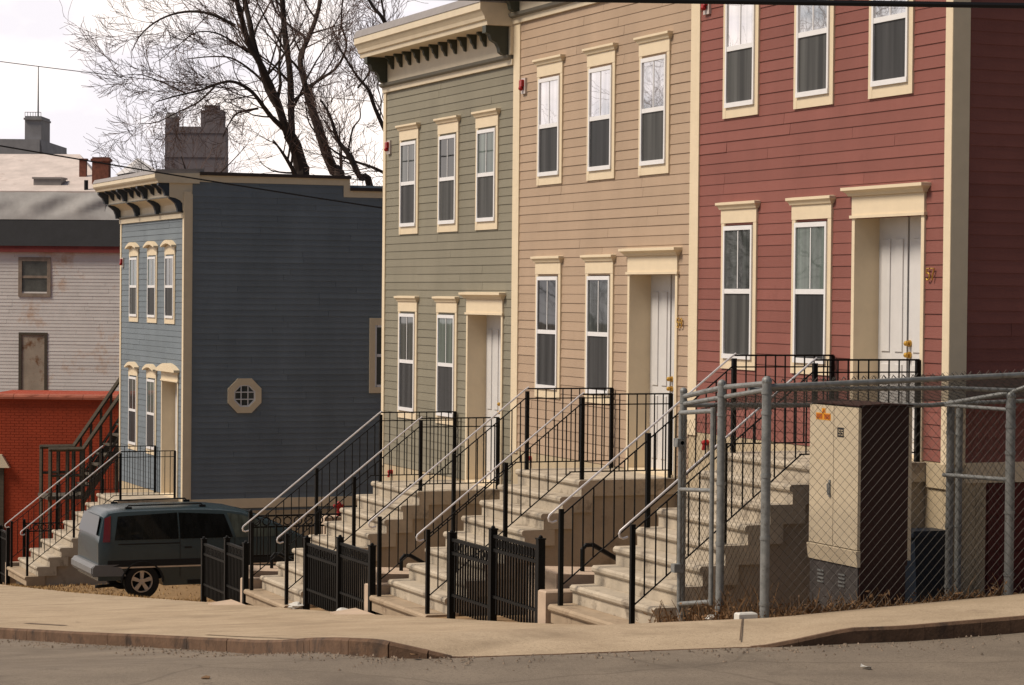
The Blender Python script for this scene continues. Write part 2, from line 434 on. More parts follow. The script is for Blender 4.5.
def window(h, s0, z0, c, zb, zt, arched=False, glass_up='glass'):
    """double-hung window; zb/zt = bottom and top of the white frame"""
    X = s0+c-.03; Z0 = z0
    mb = MB()
    # casing: two stiles, apron, header
    for sg in (-1, 1):
        a, b = sorted((X+sg*.362, X+sg*.44)); mb.box(a, b, -.05, .03, Z0+zb-.14, Z0+zt+.035)
    mb.box(X-.362, X+.362, -.05, .028, Z0+zb-.14, Z0+zb-.02)
    mb.box(X-.445, X+.445, -.05, .034, Z0+zt+.035, Z0+zt+.195)
    w = mb.build('window', 'cream', h)
    mb = MB()
    if arched:
        pr = [(-.49, .195), (-.49, .235)]+[(-.49+.98*t/10, .235+.11*math.sin(PI*t/10)) for t in range(1, 10)]+[(.49, .235), (.49, .195)]
        pr2 = pr+[(.49-.98*t/10, .195+.075*math.sin(PI*t/10)) for t in range(1, 10)]
        mb.prism(pr2, lambda u, v, t: (X+u, t, Z0+zt+v), -.02, .12)
        mb.prism([(-.44, .19)]+[(-.44+.88*t/10, .19+.08*math.sin(PI*t/10)) for t in range(0, 11)]+[(.44, .19)], lambda u, v, t: (X+u, t, Z0+zt+v), -.02, .03)
    else:
        cap(mb, X-.445, X+.445, Z0+zt+.195, 1, .5)
    mb.build('lintel_cap', 'cream', w)
    mb = MB()
    fw = .036
    mb.box(X-.36, X-.36+fw, -.06, .048, Z0+zb+.034, Z0+zt); mb.box(X+.36-fw, X+.36, -.06, .048, Z0+zb+.034, Z0+zt)
    mb.box(X-.36+fw, X+.36-fw, -.06, .048, Z0+zt-.05, Z0+zt)
    mb.box(X-.36, X+.36, -.06, .052, Z0+zb-.02, Z0+zb+.034)
    zm = (zb+zt)/2
    mb.box(X-.36+fw, X+.36-fw, -.055, .043, Z0+zm-.025, Z0+zm+.03)
    mb.box(X-.009, X+.009, -.045, .038, Z0+zm+.035, Z0+zt-.055)
    mb.build('sash_frame', 'vinyl', w)
    mb = MB(); mb.box(X-.325, X+.325, -.06, .032, Z0+zm+.029, Z0+zt-.049); mb.build('upper_pane', WR.choice(('glass', 'glassdark', 'glassblind')) if glass_up == 'glass' else glass_up, w)
    mb = MB(); mb.box(X-.325, X+.325, -.06, .028, Z0+zb+.033, Z0+zm-.024); mb.build('lower_pane', WR.choice(('screen', 'screen', 'screendark', 'screenpale')), w)
    return w
CAPP = [(0, 0), (.035, 0), (.045, .015), (.06, .03), (.09, .045), (.105, .05), (.105, .078), (0, .085)]
def cap(mb, x0, x1, z, sc=1.0, px=1.0):
    # moulded cap with mitred returns: profile swept round three sides
    vs = []; n = len(CAPP)
    for (m, dz) in CAPP:
        m *= px; vs += [(x0-m, 0-.02, z+dz*sc), (x0-m, .034+m, z+dz*sc), (x1+m, .034+m, z+dz*sc), (x1+m, -.02, z+dz*sc)]
    fs = []
    for i in range(n-1):
        for k in range(3): fs.append((i*4+k, i*4+k+1, (i+1)*4+k+1, (i+1)*4+k))
    fs.append((0, 1, 2, 3)); fs.append(tuple((n-1)*4+k for k in (3, 2, 1, 0)))
    mb.add(vs, fs)

def doorway(h, s0, z0, c, arched=False):
    a, b = s0+c-.665, s0+c+.665; ztop = z0+.84; zb = z0-1.64
    mb = MB()
    mb.box(a-.06, a, -.3, .03, zb, ztop); mb.box(b, b+.06, -.3, .03, zb, ztop)
    mb.box(a-.06, b+.06, -.3, .034, ztop, z0+1.06)
    mb.box(a-.085, b+.085, -.02, .05, ztop-.012, ztop+.018)
    for sg in (a-.06, b): pass
    d = mb.build('doorway', 'cream', h)
    mb = MB()
    if arched:
        L = b-a+.12+.14; pr = [(-L/2, .20), (-L/2, .25)]+[(-L/2+L*t/12, .25+.13*math.sin(PI*t/12)) for t in range(1, 12)]+[(L/2, .25), (L/2, .20)]
        mb.prism(pr, lambda u, v, t: (s0+c+u, t, ztop+v), -.02, .14)
    else: cap(mb, a-.06, b+.06, z0+1.06, 1.15, .85)
    mb.build('lintel_cap', 'cream', d)
    # double leaf door at the back of the recess
    mb = MB(); y = -.27; mid = (a+b)/2+.07
    for p, q in ((a, mid-.02), (mid+.02, b)):
        mb.box(p, q, y-.05, y, zb+.03, ztop-.001)
        w = q-p
        for (z_0, z_1) in ((.16, .95), (1.08, 2.25)):
            for u0, u1 in ((.13, .40), (.58, .87)):
                mb.bevbox(p+w*u0, p+w*u1, y-.01, y+.014, zb+z_0, zb+z_1, .004)
    dd = mb.build('door', 'door', h)
    mb = MB(); mb.box(mid-.02, mid+.02, y-.05, y-.03, zb+.03, ztop-.002); mb.build('door_gap', 'darkin', dd)
    mb = MB()
    for z in (1.05, 1.17): mb.ball((mid-.055, y+.05, zb+z), .028); mb.disc((mid-.055, y+.01, zb+z), 1, .035, .012, 14)
    mb.build('door_knob', 'brass', dd)
    mb = MB(); mb.box(a, b, -.3, .05, zb-.01, zb+.03); mb.build('threshold', 'cream', d)

SEG = {'a': ((.1, 1), (.9, 1)), 'b': ((.9, 1), (.9, .5)), 'c': ((.9, .5), (.9, 0)), 'd': ((.1, 0), (.9, 0)), 'e': ((.1, 0), (.1, .5)), 'f': ((.1, .5), (.1, 1)), 'g': ((.1, .5), (.9, .5))}
GLYPH = {'5': [(.88, 1), (.15, 1), (.12, .56), (.5, .64), (.82, .52), (.9, .3), (.75, .07), (.4, 0), (.08, .12)],
         '7': [(.05, 1), (.92, 1), (.55, .45), (.42, 0)], '9': [(.2, .05), (.6, .12), (.86, .5), (.85, .8), (.6, 1), (.3, .98), (.1, .78), (.2, .55), (.5, .47), (.8, .6)],
         '3': [(.1, .92), (.45, 1), (.82, .86), (.8, .64), (.45, .54), (.85, .42), (.9, .18), (.55, 0), (.08, .1)], '1': [(.25, .8), (.52, 1), (.52, 0)]}
def number(h, text, s_c, z_c, hh=.115):
    mb = MB(); w = hh*.6; n = len(text)
    for k, ch in enumerate(text):
        # read from the street, X grows to the left
        x0 = s_c+(n*w*1.2)/2-k*w*1.2
        mb.tube([(x0-u*w, .034, z_c-hh/2+v*hh) for u, v in GLYPH[ch]], .0085, 6)
    return mb.build('house_number', 'brass', h)

def cornice_row(h, s0, z0, W, xa, xb):
    """bracketed cornice between world x = xa (near) and xb (far)"""
    f = lambda y, z, t: (t, y, z0+z)
    mb = MB()
    mb.prism([(-.3, 4.36), (.045, 4.36), (.05, 4.44), (-.3, 4.44)], f, xa+.0, xb)
    mb.prism([(-.3, 4.50), (.075, 4.50), (.075, 4.90), (-.3, 4.90)], f, xa, xb)
    cr = [(-.3, 4.902), (.425, 4.902), (.435, 4.965), (.46, 4.98), (.475, 5.03), (.515, 5.10), (.535, 5.115), (.535, 5.215), (-.3, 5.24)]
    mb.prism(cr, f, xa+.0, xb+.0)
    c = mb.build('cornice', 'creamc', h)
    mb = MB(); mb.prism([(-.3, 4.44), (.07, 4.44), (.10, 4.46), (.115, 4.50), (-.3, 4.50)], f, xa+.03, xb-.002); mb.build('moulding', 'mould', c)
    mb = MB(); mb.prism([(-.4, 5.216), (.545, 5.216), (.50, 5.335), (-.4, 5.36)], f, xa-.015, xb+.015); mb.build('flashing', 'flash', c)
    # scroll brackets
    big = [(.075, 4.90), (.41, 4.90), (.41, 4.80), (.36, 4.78), (.33, 4.70), (.25, 4.66), (.215, 4.60), (.20, 4.535), (.15, 4.50), (.075, 4.50)]
    for x in (xa+.07, xb-.33):
        mb = MB(); mb.prism(big, f, x, x+.115)
        mb.prism([(.41, 4.90), (.425, 4.90), (.425, 4.80), (.41, 4.80)], f, x-.012, x+.127)
        mb.build('bracket', 'bracket', c)
    sm = [(.075, 4.90), (.215, 4.90), (.215, 4.87), (.17, 4.84), (.155, 4.78), (.125, 4.75), (.105, 4.70), (.075, 4.69)]
    nb = 12; span = (xb-.33)-(xa+.185)
    for k in range(nb):
        x = xa+.185+span*(k+.8)/(nb+.6)
        mb = MB(); mb.prism(sm, f, x, x+.06); mb.build('bracket', 'bracket', c)

def cornice_blue(h, s0, z0, xa, xb):
    Z = z0; f = lambda y, z, t: (t, y, Z+z)
    # relative heights measured from this house's own datum
    mb = MB()
    mb.prism([(-.3, 4.30), (.045, 4.30), (.05, 4.40), (-.3, 4.40)], f, xa, xb)
    mb.prism([(-.3, 4.45), (.045, 4.45), (.05, 4.60), (.10, 4.66), (.20, 4.71), (.32, 4.73), (.335, 4.75), (.335, 5.02), (-.3, 5.02)], f, xa, xb)
    mb.prism([(-.3, 5.022), (.585, 5.022), (.60, 5.06), (.64, 5.10), (.66, 5.13), (.66, 5.21), (-.3, 5.24)], f, xa-.05, xb+.05)
    c = mb.build('cornice', 'creamc', h)
    mb = MB(); mb.prism([(-.3, 4.40), (.06, 4.40), (.085, 4.43), (.085, 4.45), (-.3, 4.45)], f, xa+.02, xb-.02)
    mb.prism([(.30, 4.725), (.352, 4.725), (.352, 4.748), (.30, 4.748)], f, xa+.01, xb-.01); mb.build('moulding', 'mould', c)
    mb = MB(); mb.prism([(-.4, 5.212), (.67, 5.212), (.62, 5.30), (-.4, 5.34)], f, xa-.02, xb+.06); mb.build('flashing', 'flash', c)
    lo = [(.05, 4.74), (.33, 4.74), (.33, 4.70), (.27, 4.66), (.20, 4.60), (.16, 4.50), (.15, 4.42), (.05, 4.42)]
    up = [(.336, 5.02), (.57, 5.02), (.57, 4.97), (.53, 4.93), (.47, 4.88), (.43, 4.80), (.42, 4.752), (.336, 4.752)]
    n = 4
    for k in range(n):
        x = xa+.0+(xb-xa-.16)*k/(n-1)
        mb = MB(); mb.prism(lo, f, x+.02, x+.13); mb.build('bracket', 'bracketb', c)
        mb = MB(); mb.prism(up, f, x+.01, x+.14); mb.build('bracket', 'bracketb', c)
        if k < n-1:
            for q in (1, 2):
                x2 = x+(xb-xa-.16)/(n-1)*q/3+.05
                mb = MB(); mb.prism([(.336, 5.02), (.55, 5.02), (.55, 4.98), (.45, 4.93), (.40, 4.84), (.336, 4.80)], f, x2, x2+.055); mb.build('bracket', 'bracketb', c)

def alarm(h, x, z):
    mb = MB(); mb.box(x-.075, x+.075, -.0, .04, z-.12, z+.10); w = mb.build('alarm_strobe', 'whitealarm', h)
    mb = MB(); mb.bevbox(x-.045, x+.045, .04, .085, z-.02, z+.075, .01); mb.ball((x+.01, .07, z-.045), .035); mb.build('alarm_horn', 'redalarm', w)
def fdc(h, x, z):
    mb = MB(); mb.disc((x, .02, z), 1, .034, .03, 14); mb.ball((x, .055, z), .032)
    mb.tube([(x, .05, z), (x-.015, .075, z-.085)], .021, 8); mb.build('hose_connection', 'redalarm', h)

def rowhouse(label, s0, z0, W, sidingm, num, right_trim, left_end, cx=(4.45, 2.72, 1.09), dc=1.08, blue=False, alarm_pos=None, fdc_pos=None, up='glass'):
    h = thing('row_house', label, 'house', (s0+W/2, -5, zg(s0+W/2, 2)), 'narrow clapboard row houses stepping down the hill')
    rnd = random.Random(int(s0*7)+3)
    Dp = -12.0 if not blue else -10
    ztop = 4.36 if not blue else 4.30
    x0, x1 = s0, s0+W; lw = .12 if left_end else .235
    # structural core and front boards
    mb = MB()
    mb.box(x0-(.10 if right_trim else -.01), x1+lw-.015, Dp, -.32, z0-3.9, z0+ztop+(.55 if not blue else .6))
    if blue: mb.box(x0-.10, x1+lw-.015, -3.5, -.32, z0+ztop+.601, z0+ztop+.88)
    op = [(c-.37, c+.37, -.72, .83) for c in cx[:2]]+[(c-.37, c+.37, 2.18, 3.53) for c in cx]+[(dc-.67, dc+.67, -1.7, .86)]
    siding(mb, 0, W, -1.62, ztop, op, front(s0, z0), rnd=rnd)
    if right_trim:
        # side wall facing up the hill
        P = lambda a, off, z: (s0-.105-off, a, z0+z)
        sop = []
        if blue: sop = [(-1.32-.26, -1.32+.26, .56-.26, .56+.26), (-4.75, -4.2, .68, 2.06)]
        siding(mb, Dp, -.16, -1.62, ztop+(.77 if blue else .42), sop, P, rnd=rnd, e=.125)
        if blue: siding(mb, Dp, -.16, -2.6, -1.85, [], P, rnd=rnd, e=.125)
    mb.build('wall', sidingm, h)
    # corner boards
    mb = MB()
    mb.box(x1, x1+lw, -.31, .026, z0-1.66, z0+ztop)
    mb.build('corner_trim', 'cream', h)
    mb = MB()
    if right_trim:
        mb.box(x0-.128, x0, -.16, .026, z0-1.66, z0+ztop+.5)
        mb.box(x0-.131, x0-.10, -.175 if not blue else -.13, .022, z0-1.66, z0+ztop+.55)
        mb.box(x0-.14, x0-.10, Dp, -.176, z0-1.82, z0-1.62)
        if blue: mb.box(x0-.128, x0-.10, -3.48, -.176, z0+ztop+.76, z0+ztop+.90); mb.box(x0-.128, x0-.10, -3.62, -3.48, z0+ztop+.51, z0+ztop+.90); mb.box(x0-.128, x0-.10, Dp, -3.62, z0+ztop+.51, z0+ztop+.65)
        mb.build('corner_trim', 'cream', h)
    mb = MB(); mb.box(x0-(.12 if right_trim else 0), x1+lw, -.31, .004, z0-4.3, z0-1.625)
    if right_trim and not blue:
        mb.box(x0-.146, x0+.26, -.175, .03, z0-1.88, z0-1.64)      # pale band at the corner
        mb.box(x0-.122, x0-.10, -.42, -.31, z0-4.0, z0-1.82)
    if right_trim: mb.box(x0-.125, x0-.10, Dp if blue else -.42, -.31, z0-4.2, z0-1.82-(.06 if blue else 0))
    mb.build('foundation', 'stucco', h)
    if right_trim and not blue:
        mb = MB(); mb.box(x0-.115, x0-.10, -4.0, -.43, z0-4.0, z0-1.83)
        for k in range(5): mb.box(x0-.128, x0-.115, -4.0, -.45, z0-3.5+k*.34, z0-3.5+k*.34+.31)
        mb.build('garage_panel', 'shade', h)
    # roof
    mb = MB()
    if blue:
        zt = z0+ztop+.90
        mb.box(x0-.17, x1+.14, -3.64, -.301, zt, zt+.07); mb.box(x0-.17, x1+.14, Dp-.05, -3.64, zt-.25, zt-.18)
        mb.build('coping', 'brownedge', h)
        mb = MB(); mb.box(x0-.05, x1+.1, -3.4, -.34, zt-.12, zt-.02); mb.build('roof', 'roof', h)
    else:
        mb.box(x0-.12, x1+lw-.015, Dp, -.42, z0+5.05, z0+5.30); mb.build('roof', 'brownedge', h)
    for i, c in enumerate(cx):
        if i < 2: window(h, s0, z0, c, -.70, .81, blue)
        window(h, s0, z0, c, 2.2, 3.51, blue, up)
    doorway(h, s0, z0, dc, blue)
    if blue: cornice_blue(h, s0, z0, x0-.10, x1+.12)
    else: cornice_row(h, s0, z0, W, x0+.0, x1+lw)
    if num: number(h, num, s0+.215, z0+.235)
    if alarm_pos: alarm(h, alarm_pos[0], alarm_pos[1])
    if fdc_pos: fdc(h, *fdc_pos)
    return h

rowhouse('dark red clapboard row house with cream trim, nearest the crossing', 0, 0, 5.49, 'red', '57', True, False, alarm_pos=(5.30, 3.44), fdc_pos=(5.2, -1.73), up='glasshi')
rowhouse('tan clapboard row house with cream trim between the red and green houses', 5.725, -.565, 5.47, 'tan', '59', False, False, cx=(4.40, 2.68, 1.06), dc=1.03, alarm_pos=(11.03, 2.91), fdc_pos=(10.7, -2.27), up='glasshi')
rowhouse('olive green clapboard row house with dark scroll brackets under its cornice', 11.43, -1.13, 5.52, 'green', None, False, True, cx=(4.42, 2.65, 1.04), dc=1.05, alarm_pos=(16.78, 2.35), fdc_pos=(16.55, -2.86))
hb = rowhouse('slate blue row house with arched window caps and an octagonal side window', 30.05, -2.76, 5.66, 'blue', None, True, True, cx=(4.43, 2.69, 1.10), dc=1.02, blue=True, alarm_pos=(35.55, .66))
# blue house: octagon and tall window on its side wall
def octagon():
    xw = 30.05-.105; cy, cz = -1.31, -2.2
    def ring(r, x): return [(x, cy+r*math.cos(PI/8+k*PI/4)/math.cos(PI/8), cz+r*math.sin(PI/8+k*PI/4)/math.cos(PI/8)) for k in range(8)]
    def frame(mb, ro, ri, xo, xi):
        vs = ring(ro, xo)+ring(ri, xo)+ring(ro, xi)+ring(ri, xi); fs = []
        for k in range(8):
            l = (k+1) % 8; fs += [(k, l, 8+l, 8+k), (16+k, 24+k, 24+l, 16+l), (k, 16+k, 16+l, l), (8+k, 8+l, 24+l, 24+k)]
        mb.add(vs, fs)
    mb = MB(); frame(mb, .365, .235, xw-.045, xw+.05); w = mb.build('octagon_window', 'cream', hb)
    mb = MB(); frame(mb, .236, .205, xw-.03, xw+.04)
    for q in (-.075, .075):
        mb.box(xw-.024, xw, cy+q-.011, cy+q+.011, cz-.207, cz+.207); mb.box(xw-.0235, xw-.001, cy-.207, cy+.207, cz+q-.011, cz+q+.011)
    mb.build('sash_frame', 'vinyl', w)
    mb = MB(); mb.add(ring(.22, xw-.012)+ring(.22, xw+.03), [tuple(range(8)), tuple(range(15, 7, -1))]+[(k, (k+1) % 8, 8+(k+1) % 8, 8+k) for k in range(8)]); mb.build('pane', 'glass', w)
    # tall window partly behind the green house
    y0, y1, z0, z1 = -4.98, -4.09, -2.16, -.54
    mb = MB(); x = xw-.04
    mb.box(x, xw+.02, y0, y0+.12, z0, z1); mb.box(x, xw+.02, y1-.12, y1, z0, z1); mb.box(x, xw+.02, y0+.12, y1-.12, z0, z0+.13); mb.box(x, xw+.02, y0+.12, y1-.12, z1-.15, z1)
    w = mb.build('window', 'cream', hb)
    mb = MB(); zm = (z0+z1)/2; a, b, c, d = y0+.12, y1-.12, z0+.13, z1-.15
    for q in ((a, a+.05, c, d), (b-.04, b, c, d), (a+.05, b-.05, c, c+.05), (a+.05, b-.05, d-.05, d), (a+.05, b-.05, zm-.03, zm+.03)): mb.box(xw-.03, xw+.03, *q)
    mb.build('sash_frame', 'vinyl', w)
    mb = MB(); mb.box(xw-.01, xw+.03, a+.02, b-.02, c+.02, d-.02); mb.build('pane', 'glass', w)
octagon()

# ------------------------------------------------------------------ stoops
def stoop(label, s0, z0, nm):
    h = thing('front_stoop', label, 'stoop', (s0+1.28, 2.0, zg(s0+1.28, 3)), 'concrete stoops in front of the row houses')
    a, b = s0+.27, s0+2.30
    mb = MB(); mb.box(a+.05, b-.05, .006, 1.22, z0-4.4, z0-1.83)
    ch = [(1.22, -1.83)]
    mb2 = [(.1, -4.4)]
    prof = [(1.221, -4.4), (1.221, -1.84)]
    for k in range(1, 9): prof += [(1.30+.2414*k-.13, -1.64-.19*k-.005+.002), ]
    prof2 = [(1.221, -4.4), (1.221, -1.86), (3.05, -3.3), (3.05, -4.4)]
    mb.prism(prof2, lambda y, z, t: (t, y, z0+z), a+.052, b-.052)
    mb.build('side_wall', 'cheek', h)
    def block(y0, y1, zt, name, m):
        hgt = .19
        rr = .022
        pr = [(y0, zt-hgt), (y1-.035, zt-hgt), (y1-.035, zt-.075), (y1-.012, zt-.068), (y1, zt-.05), (y1, zt-rr), (y1-rr, zt), (y0, zt)]
        mb = MB(); mb.prism(pr, lambda y, z, t: (t, y, z0+z), a, b); return mb.build(name, m, h)
    block(-.025, 1.315, -1.64, 'landing', 'step')
    for k in range(1, 9):
        zt = -1.64-.19*k-.0015*k; y1 = 1.315+.2414*k
        block(y1-.42, y1, zt, 'step', 'stepd' if k == 8 else 'step')
    # railings
    zl = z0-1.64
    def tr(y):   # handrail height
        return z0-.62 if y <= 1.22 else z0-.62-(y-1.22)*.7870
    def br(y):
        return z0-1.545 if y <= 1.38 else z0-1.545-(y-1.38)*.8
    for sx in (s0+.40, s0+2.15):
        mb = MB()
        mb.box(sx-.011, sx+.011, .04, 1.22, tr(0)-.008, tr(0)+.010)
        mb.box(sx-.009, sx+.009, .04, 1.22, tr(0)-.128, tr(0)-.114)
        mb.box(sx-.012, sx+.012, .04, 1.38, br(0)-.007, br(0)+.007)
        sl = lambda y, dz: (sx, y, tr(y)+dz)
        mb.tube([(sx, 1.24, tr(1.24)-.10), (sx, 3.17, tr(3.17)-.10)], .0085, 5)
        mb.tube([(sx, 1.36, br(1.36)), (sx, 3.15, br(3.15))], .0085, 5)
        y = .04+.115
        while y < 3.12:
            if min(abs(y-p) for p in (.05, 1.22, 2.2, 3.17)) > .05:
                zt = tr(y)-(.0 if y < 1.2 else .095); mb.box(sx-.006, sx+.006, y-.006, y+.006, br(y), zt)
            y += .1155
        r = mb.build('railing', 'black', h)
        for y, zb in ((.055, zl), (1.22, zl-.02), (2.2, z0-1.64-.19*4), (3.17, z0-1.64-.19*8-.012)):
            mb = MB(); mb.box(sx-.022, sx+.022, y-.022, y+.022, zb, tr(y)-(.0 if y < 1 else .03)); mb.build('post', 'black', r)
        pts = [(sx, 1.20, tr(1.2)+.02), (sx, 1.26, tr(1.26)+.012)]+[(sx, y, tr(y)+.012) for y in (2.2, 3.15, 3.30)]
        e = pts[-1]
        pts += [(sx, e[1]+.012, e[2]-.03), (sx, e[1]+.005, e[2]-.06), (sx, e[1]-.03, e[2]-.075), (sx, e[1]-.08, e[2]-.06)]
        mb = MB(); mb.tube(pts, .0115, 8); mb.build('handrail', 'handrail', r, smooth=True)
    return h
stoop('concrete stoop leading up to the red house, right half behind chain link', 0, 0, 'red')
stoop('concrete stoop with black railings leading up to the tan house', 5.725, -.57, 'tan')
stoop('concrete stoop with black railings leading up to the green house', 11.43, -1.14, 'green')
stoop('concrete stoop leading up to the blue house, partly hidden by the van', 30.05, -2.76, 'blue')

# ------------------------------------------------------------------ black picket fences between the stoops
def fence(label, posts, y=3.2):
    """posts: list of (x, zbottom, ztop)"""
    xm = sum(p[0] for p in posts)/len(posts)
    h = thing('picket_fence', label, 'fence', (xm, y, min(p[1] for p in posts)), 'black iron picket fences between the stoops')
    for x, zb, zt in posts:
        mb = MB(); mb.box(x-.038, x+.038, y-.038, y+.038, zb-.15, zt); mb.box(x-.045, x+.045, y-.045, y+.045, zt, zt+.015); mb.ball((x, y, zt+.022), .024)
        mb.build('post', 'black', h)
    for (xa, ba, ta), (xb, bb, tb) in zip(posts, posts[1:]):
        a, b = (xa, xb) if xa < xb else (xb, xa)
        zt = min(ta, tb)-.05; zb = max(ba, bb)+.06
        mb = MB()
        mb.box(a+.04, b-.04, y-.02, y+.02, zt-.035, zt); mb.box(a+.04, b-.04, y-.018, y+.018, zt-.185, zt-.15); mb.box(a+.04, b-.04, y-.018, y+.018, zb+.17, zb+.20)
        n = int((b-a-.08)/.078)
        for k in range(1, n):
            x = a+.04+(b-a-.08)*k/n; mb.box(x-.0115, x+.0115, y-.009, y+.009, zb, zt-.03)
        n = int((b-a-.08)/.15)
        for k in range(n):   # small rings between the two top rails
            x = a+.04+(b-a-.08)*(k+.5)/n; mb.disc((x, y, zt-.092), 1, .052, .006, 12, .042)
        mb.build('panel', 'black', h)
    return h
fence('black picket fence between the tan stoop and the red stoop', [(5.25, -3.78, -2.72), (3.97, -3.66, -2.56), (2.62, -3.53, -2.54)])
fence('black picket fence between the green stoop and the tan stoop', [(10.80, -4.38, -3.30), (9.36, -4.22, -3.16), (8.07, -4.10, -3.14)])
fence('black picket fence beside the green stoop, in front of the parked van', [(16.15, -4.90, -3.82), (14.82, -4.75, -3.68), (13.80, -4.62, -3.66)])
fence('black picket fence at the far side of the blue house stoop', [(34.6, -6.6, -5.28), (33.3, -6.5, -5.16), (32.45, -6.4, -5.12)])

def lowfence(label, x, y0, y1, zt, zb):
    h = thing('scroll_fence', label, 'fence', (x, (y0+y1)/2, zb), 'low black scroll fences across the side lots')
    ps = [y0, (y0+y1)/2, y1]
    for y in ps:
        mb = MB(); mb.box(x-.03, x+.03, y-.03, y+.03, zb-.2, zt+.04); mb.ball((x, y, zt+.06), .035); mb.build('post', 'black', h)
    mb = MB()
    for z in (zt-.02, zt-.20, zb+.12): mb.box(x-.014, x+.014, y0, y1, z-.014, z+.014)
    n = int((y1-y0)/.11)
    for k in range(1, n):
        y = y0+(y1-y0)*k/n; mb.box(x-.008, x+.008, y-.008, y+.008, zb+.1, zt-.2)
    n = int((y1-y0)/.17)
    for k in range(n):
        y = y0+(y1-y0)*(k+.5)/n; mb.disc((x, y, zt-.11), 0, .075, .007, 12, .055)
    mb.build('panel', 'black', h)
lowfence('low black scroll fence across the lot just behind the green stoop', 18.3, -.5, 1.85, -3.66, -4.45)
lowfence('low black scroll fence beyond the blue house stoop', 36.4, -.2, 2.1, -5.38, -6.4)

# ------------------------------------------------------------------ small masonry and rails by the stoops
def pier(label, x0, x1, y0, y1, zt, zb):
    mb = MB(); mb.bevbox(x0, x1, y0, y1, zb-.3, zt, .015)
    o = mb.build('concrete_pier', 'pier', base=((x0+x1)/2, (y0+y1)/2, zb)); return tag(o, label, 'concrete block', 'low concrete piers at the stair feet')
pier('low pinkish concrete block at the left foot of the red stoop', 2.35, 2.56, 2.82, 3.25, -3.05, -3.4)
pier('low pinkish concrete block at the left foot of the tan stoop', 8.07, 8.30, 2.80, 3.22, -3.62, -4.0)
pier('low pinkish concrete block at the left foot of the green stoop', 13.78, 14.0, 2.82, 3.22, -4.17, -4.6)
pier('low pinkish concrete block at the foot of the blue stoop', 32.45, 32.65, 2.82, 3.22, -5.86, -6.2)
def wedge(label, x0, x1, y0, y1):
    zb = min(zg(x, y) for x in (x0, x1) for y in (y0, y1)); t = zg(x1, y0)+.065
    mb = MB(); mb.add([(x0,y0,zb-.1), (x1,y0,zb-.1), (x1,y1,zb-.1), (x0,y1,zb-.1), (x0,y0,t+.02), (x1,y0,t), (x1,y1,t-.04), (x0,y1,t-.02)],
                      [(0,3,2,1), (4,5,6,7), (0,1,5,4), (1,2,6,5), (2,3,7,6), (3,0,4,7)])
    o = mb.build('concrete_pad', 'pier', base=((x0+x1)/2, (y0+y1)/2, zb)); tag(o, label, 'concrete pad', 'sloping concrete pads at the stair feet')
wedge('thin sloping concrete pad beside the bottom step of the green stoop', 12.9, 14.3, 3.27, 3.62)
wedge('thin sloping concrete pad beside the bottom step of the tan stoop', 7.2, 8.5, 3.27, 3.60)

def piperail(label, x, y0, y1, zb, zt):
    mb = MB(); mb.tube([(x, y0, zb-.3), (x, y0, zt-.04), (x, y0-.04, zt), (x, y0-.12, zt), (x, y1, zt-.22)], .026, 8)
    mb.tube([(x, y1, zt-.22), (x, y1, zb-.6)], .026, 8)
    o = mb.build('pipe_rail', 'black', base=(x, y0, zb-.3), smooth=True); tag(o, label, 'handrail', 'bent pipe rails in the areaways')
piperail('short bent black pipe rail left of the red stoop', 3.0, 2.56, 2.05, -3.1, -2.655)
piperail('short bent black pipe rail left of the tan stoop', 8.8, 2.56, 2.05, -3.7, -3.35)
piperail('short bent black pipe rail left of the green stoop', 14.5, 2.60, 2.1, -4.3, -3.90)
def areawall(label, x0, x1, z):
    mb = MB(); mb.prism([(3.0, z-.7), (3.0, z+.05), (2.2, z+.01), (.1, z-.0), (.1, z-.7)], lambda y, zz, t: (t, y, zz), x0, x1)
    o = mb.build('areaway_wall', 'pier', base=((x0+x1)/2, 1.5, z-.7)); tag(o, label, 'low wall', 'low areaway walls between the stoops')
areawall('low sloping concrete wall left of the red stoop behind its block', 2.66, 3.5, -2.96)
areawall('low sloping concrete wall left of the tan stoop behind its block', 8.38, 9.2, -3.57)
areawall('low sloping concrete wall left of the green stoop behind its block', 14.08, 14.9, -4.14)
# red standpipe in the side lot
h = thing('standpipe', 'small red standpipe on a concrete post in the lot by the green house', 'standpipe', (18.9, .14, -4.6))
mb = MB(); mb.bevbox(18.8, 19.0, -.22, .42, -5.2, -3.76, .02); mb.build('concrete_post', 'pier', h)
mb = MB(); mb.tube([(18.9, .14, -3.76), (18.9, .14, -3.57)], .035, 10); mb.ball((18.9, .14, -3.57), .05); mb.disc((18.9, .19, -3.60), 1, .03, .04, 10); mb.disc((18.9, .09, -3.60), 1, .03, .04, 10); mb.build('hose_connection', 'redalarm', h, smooth=True)

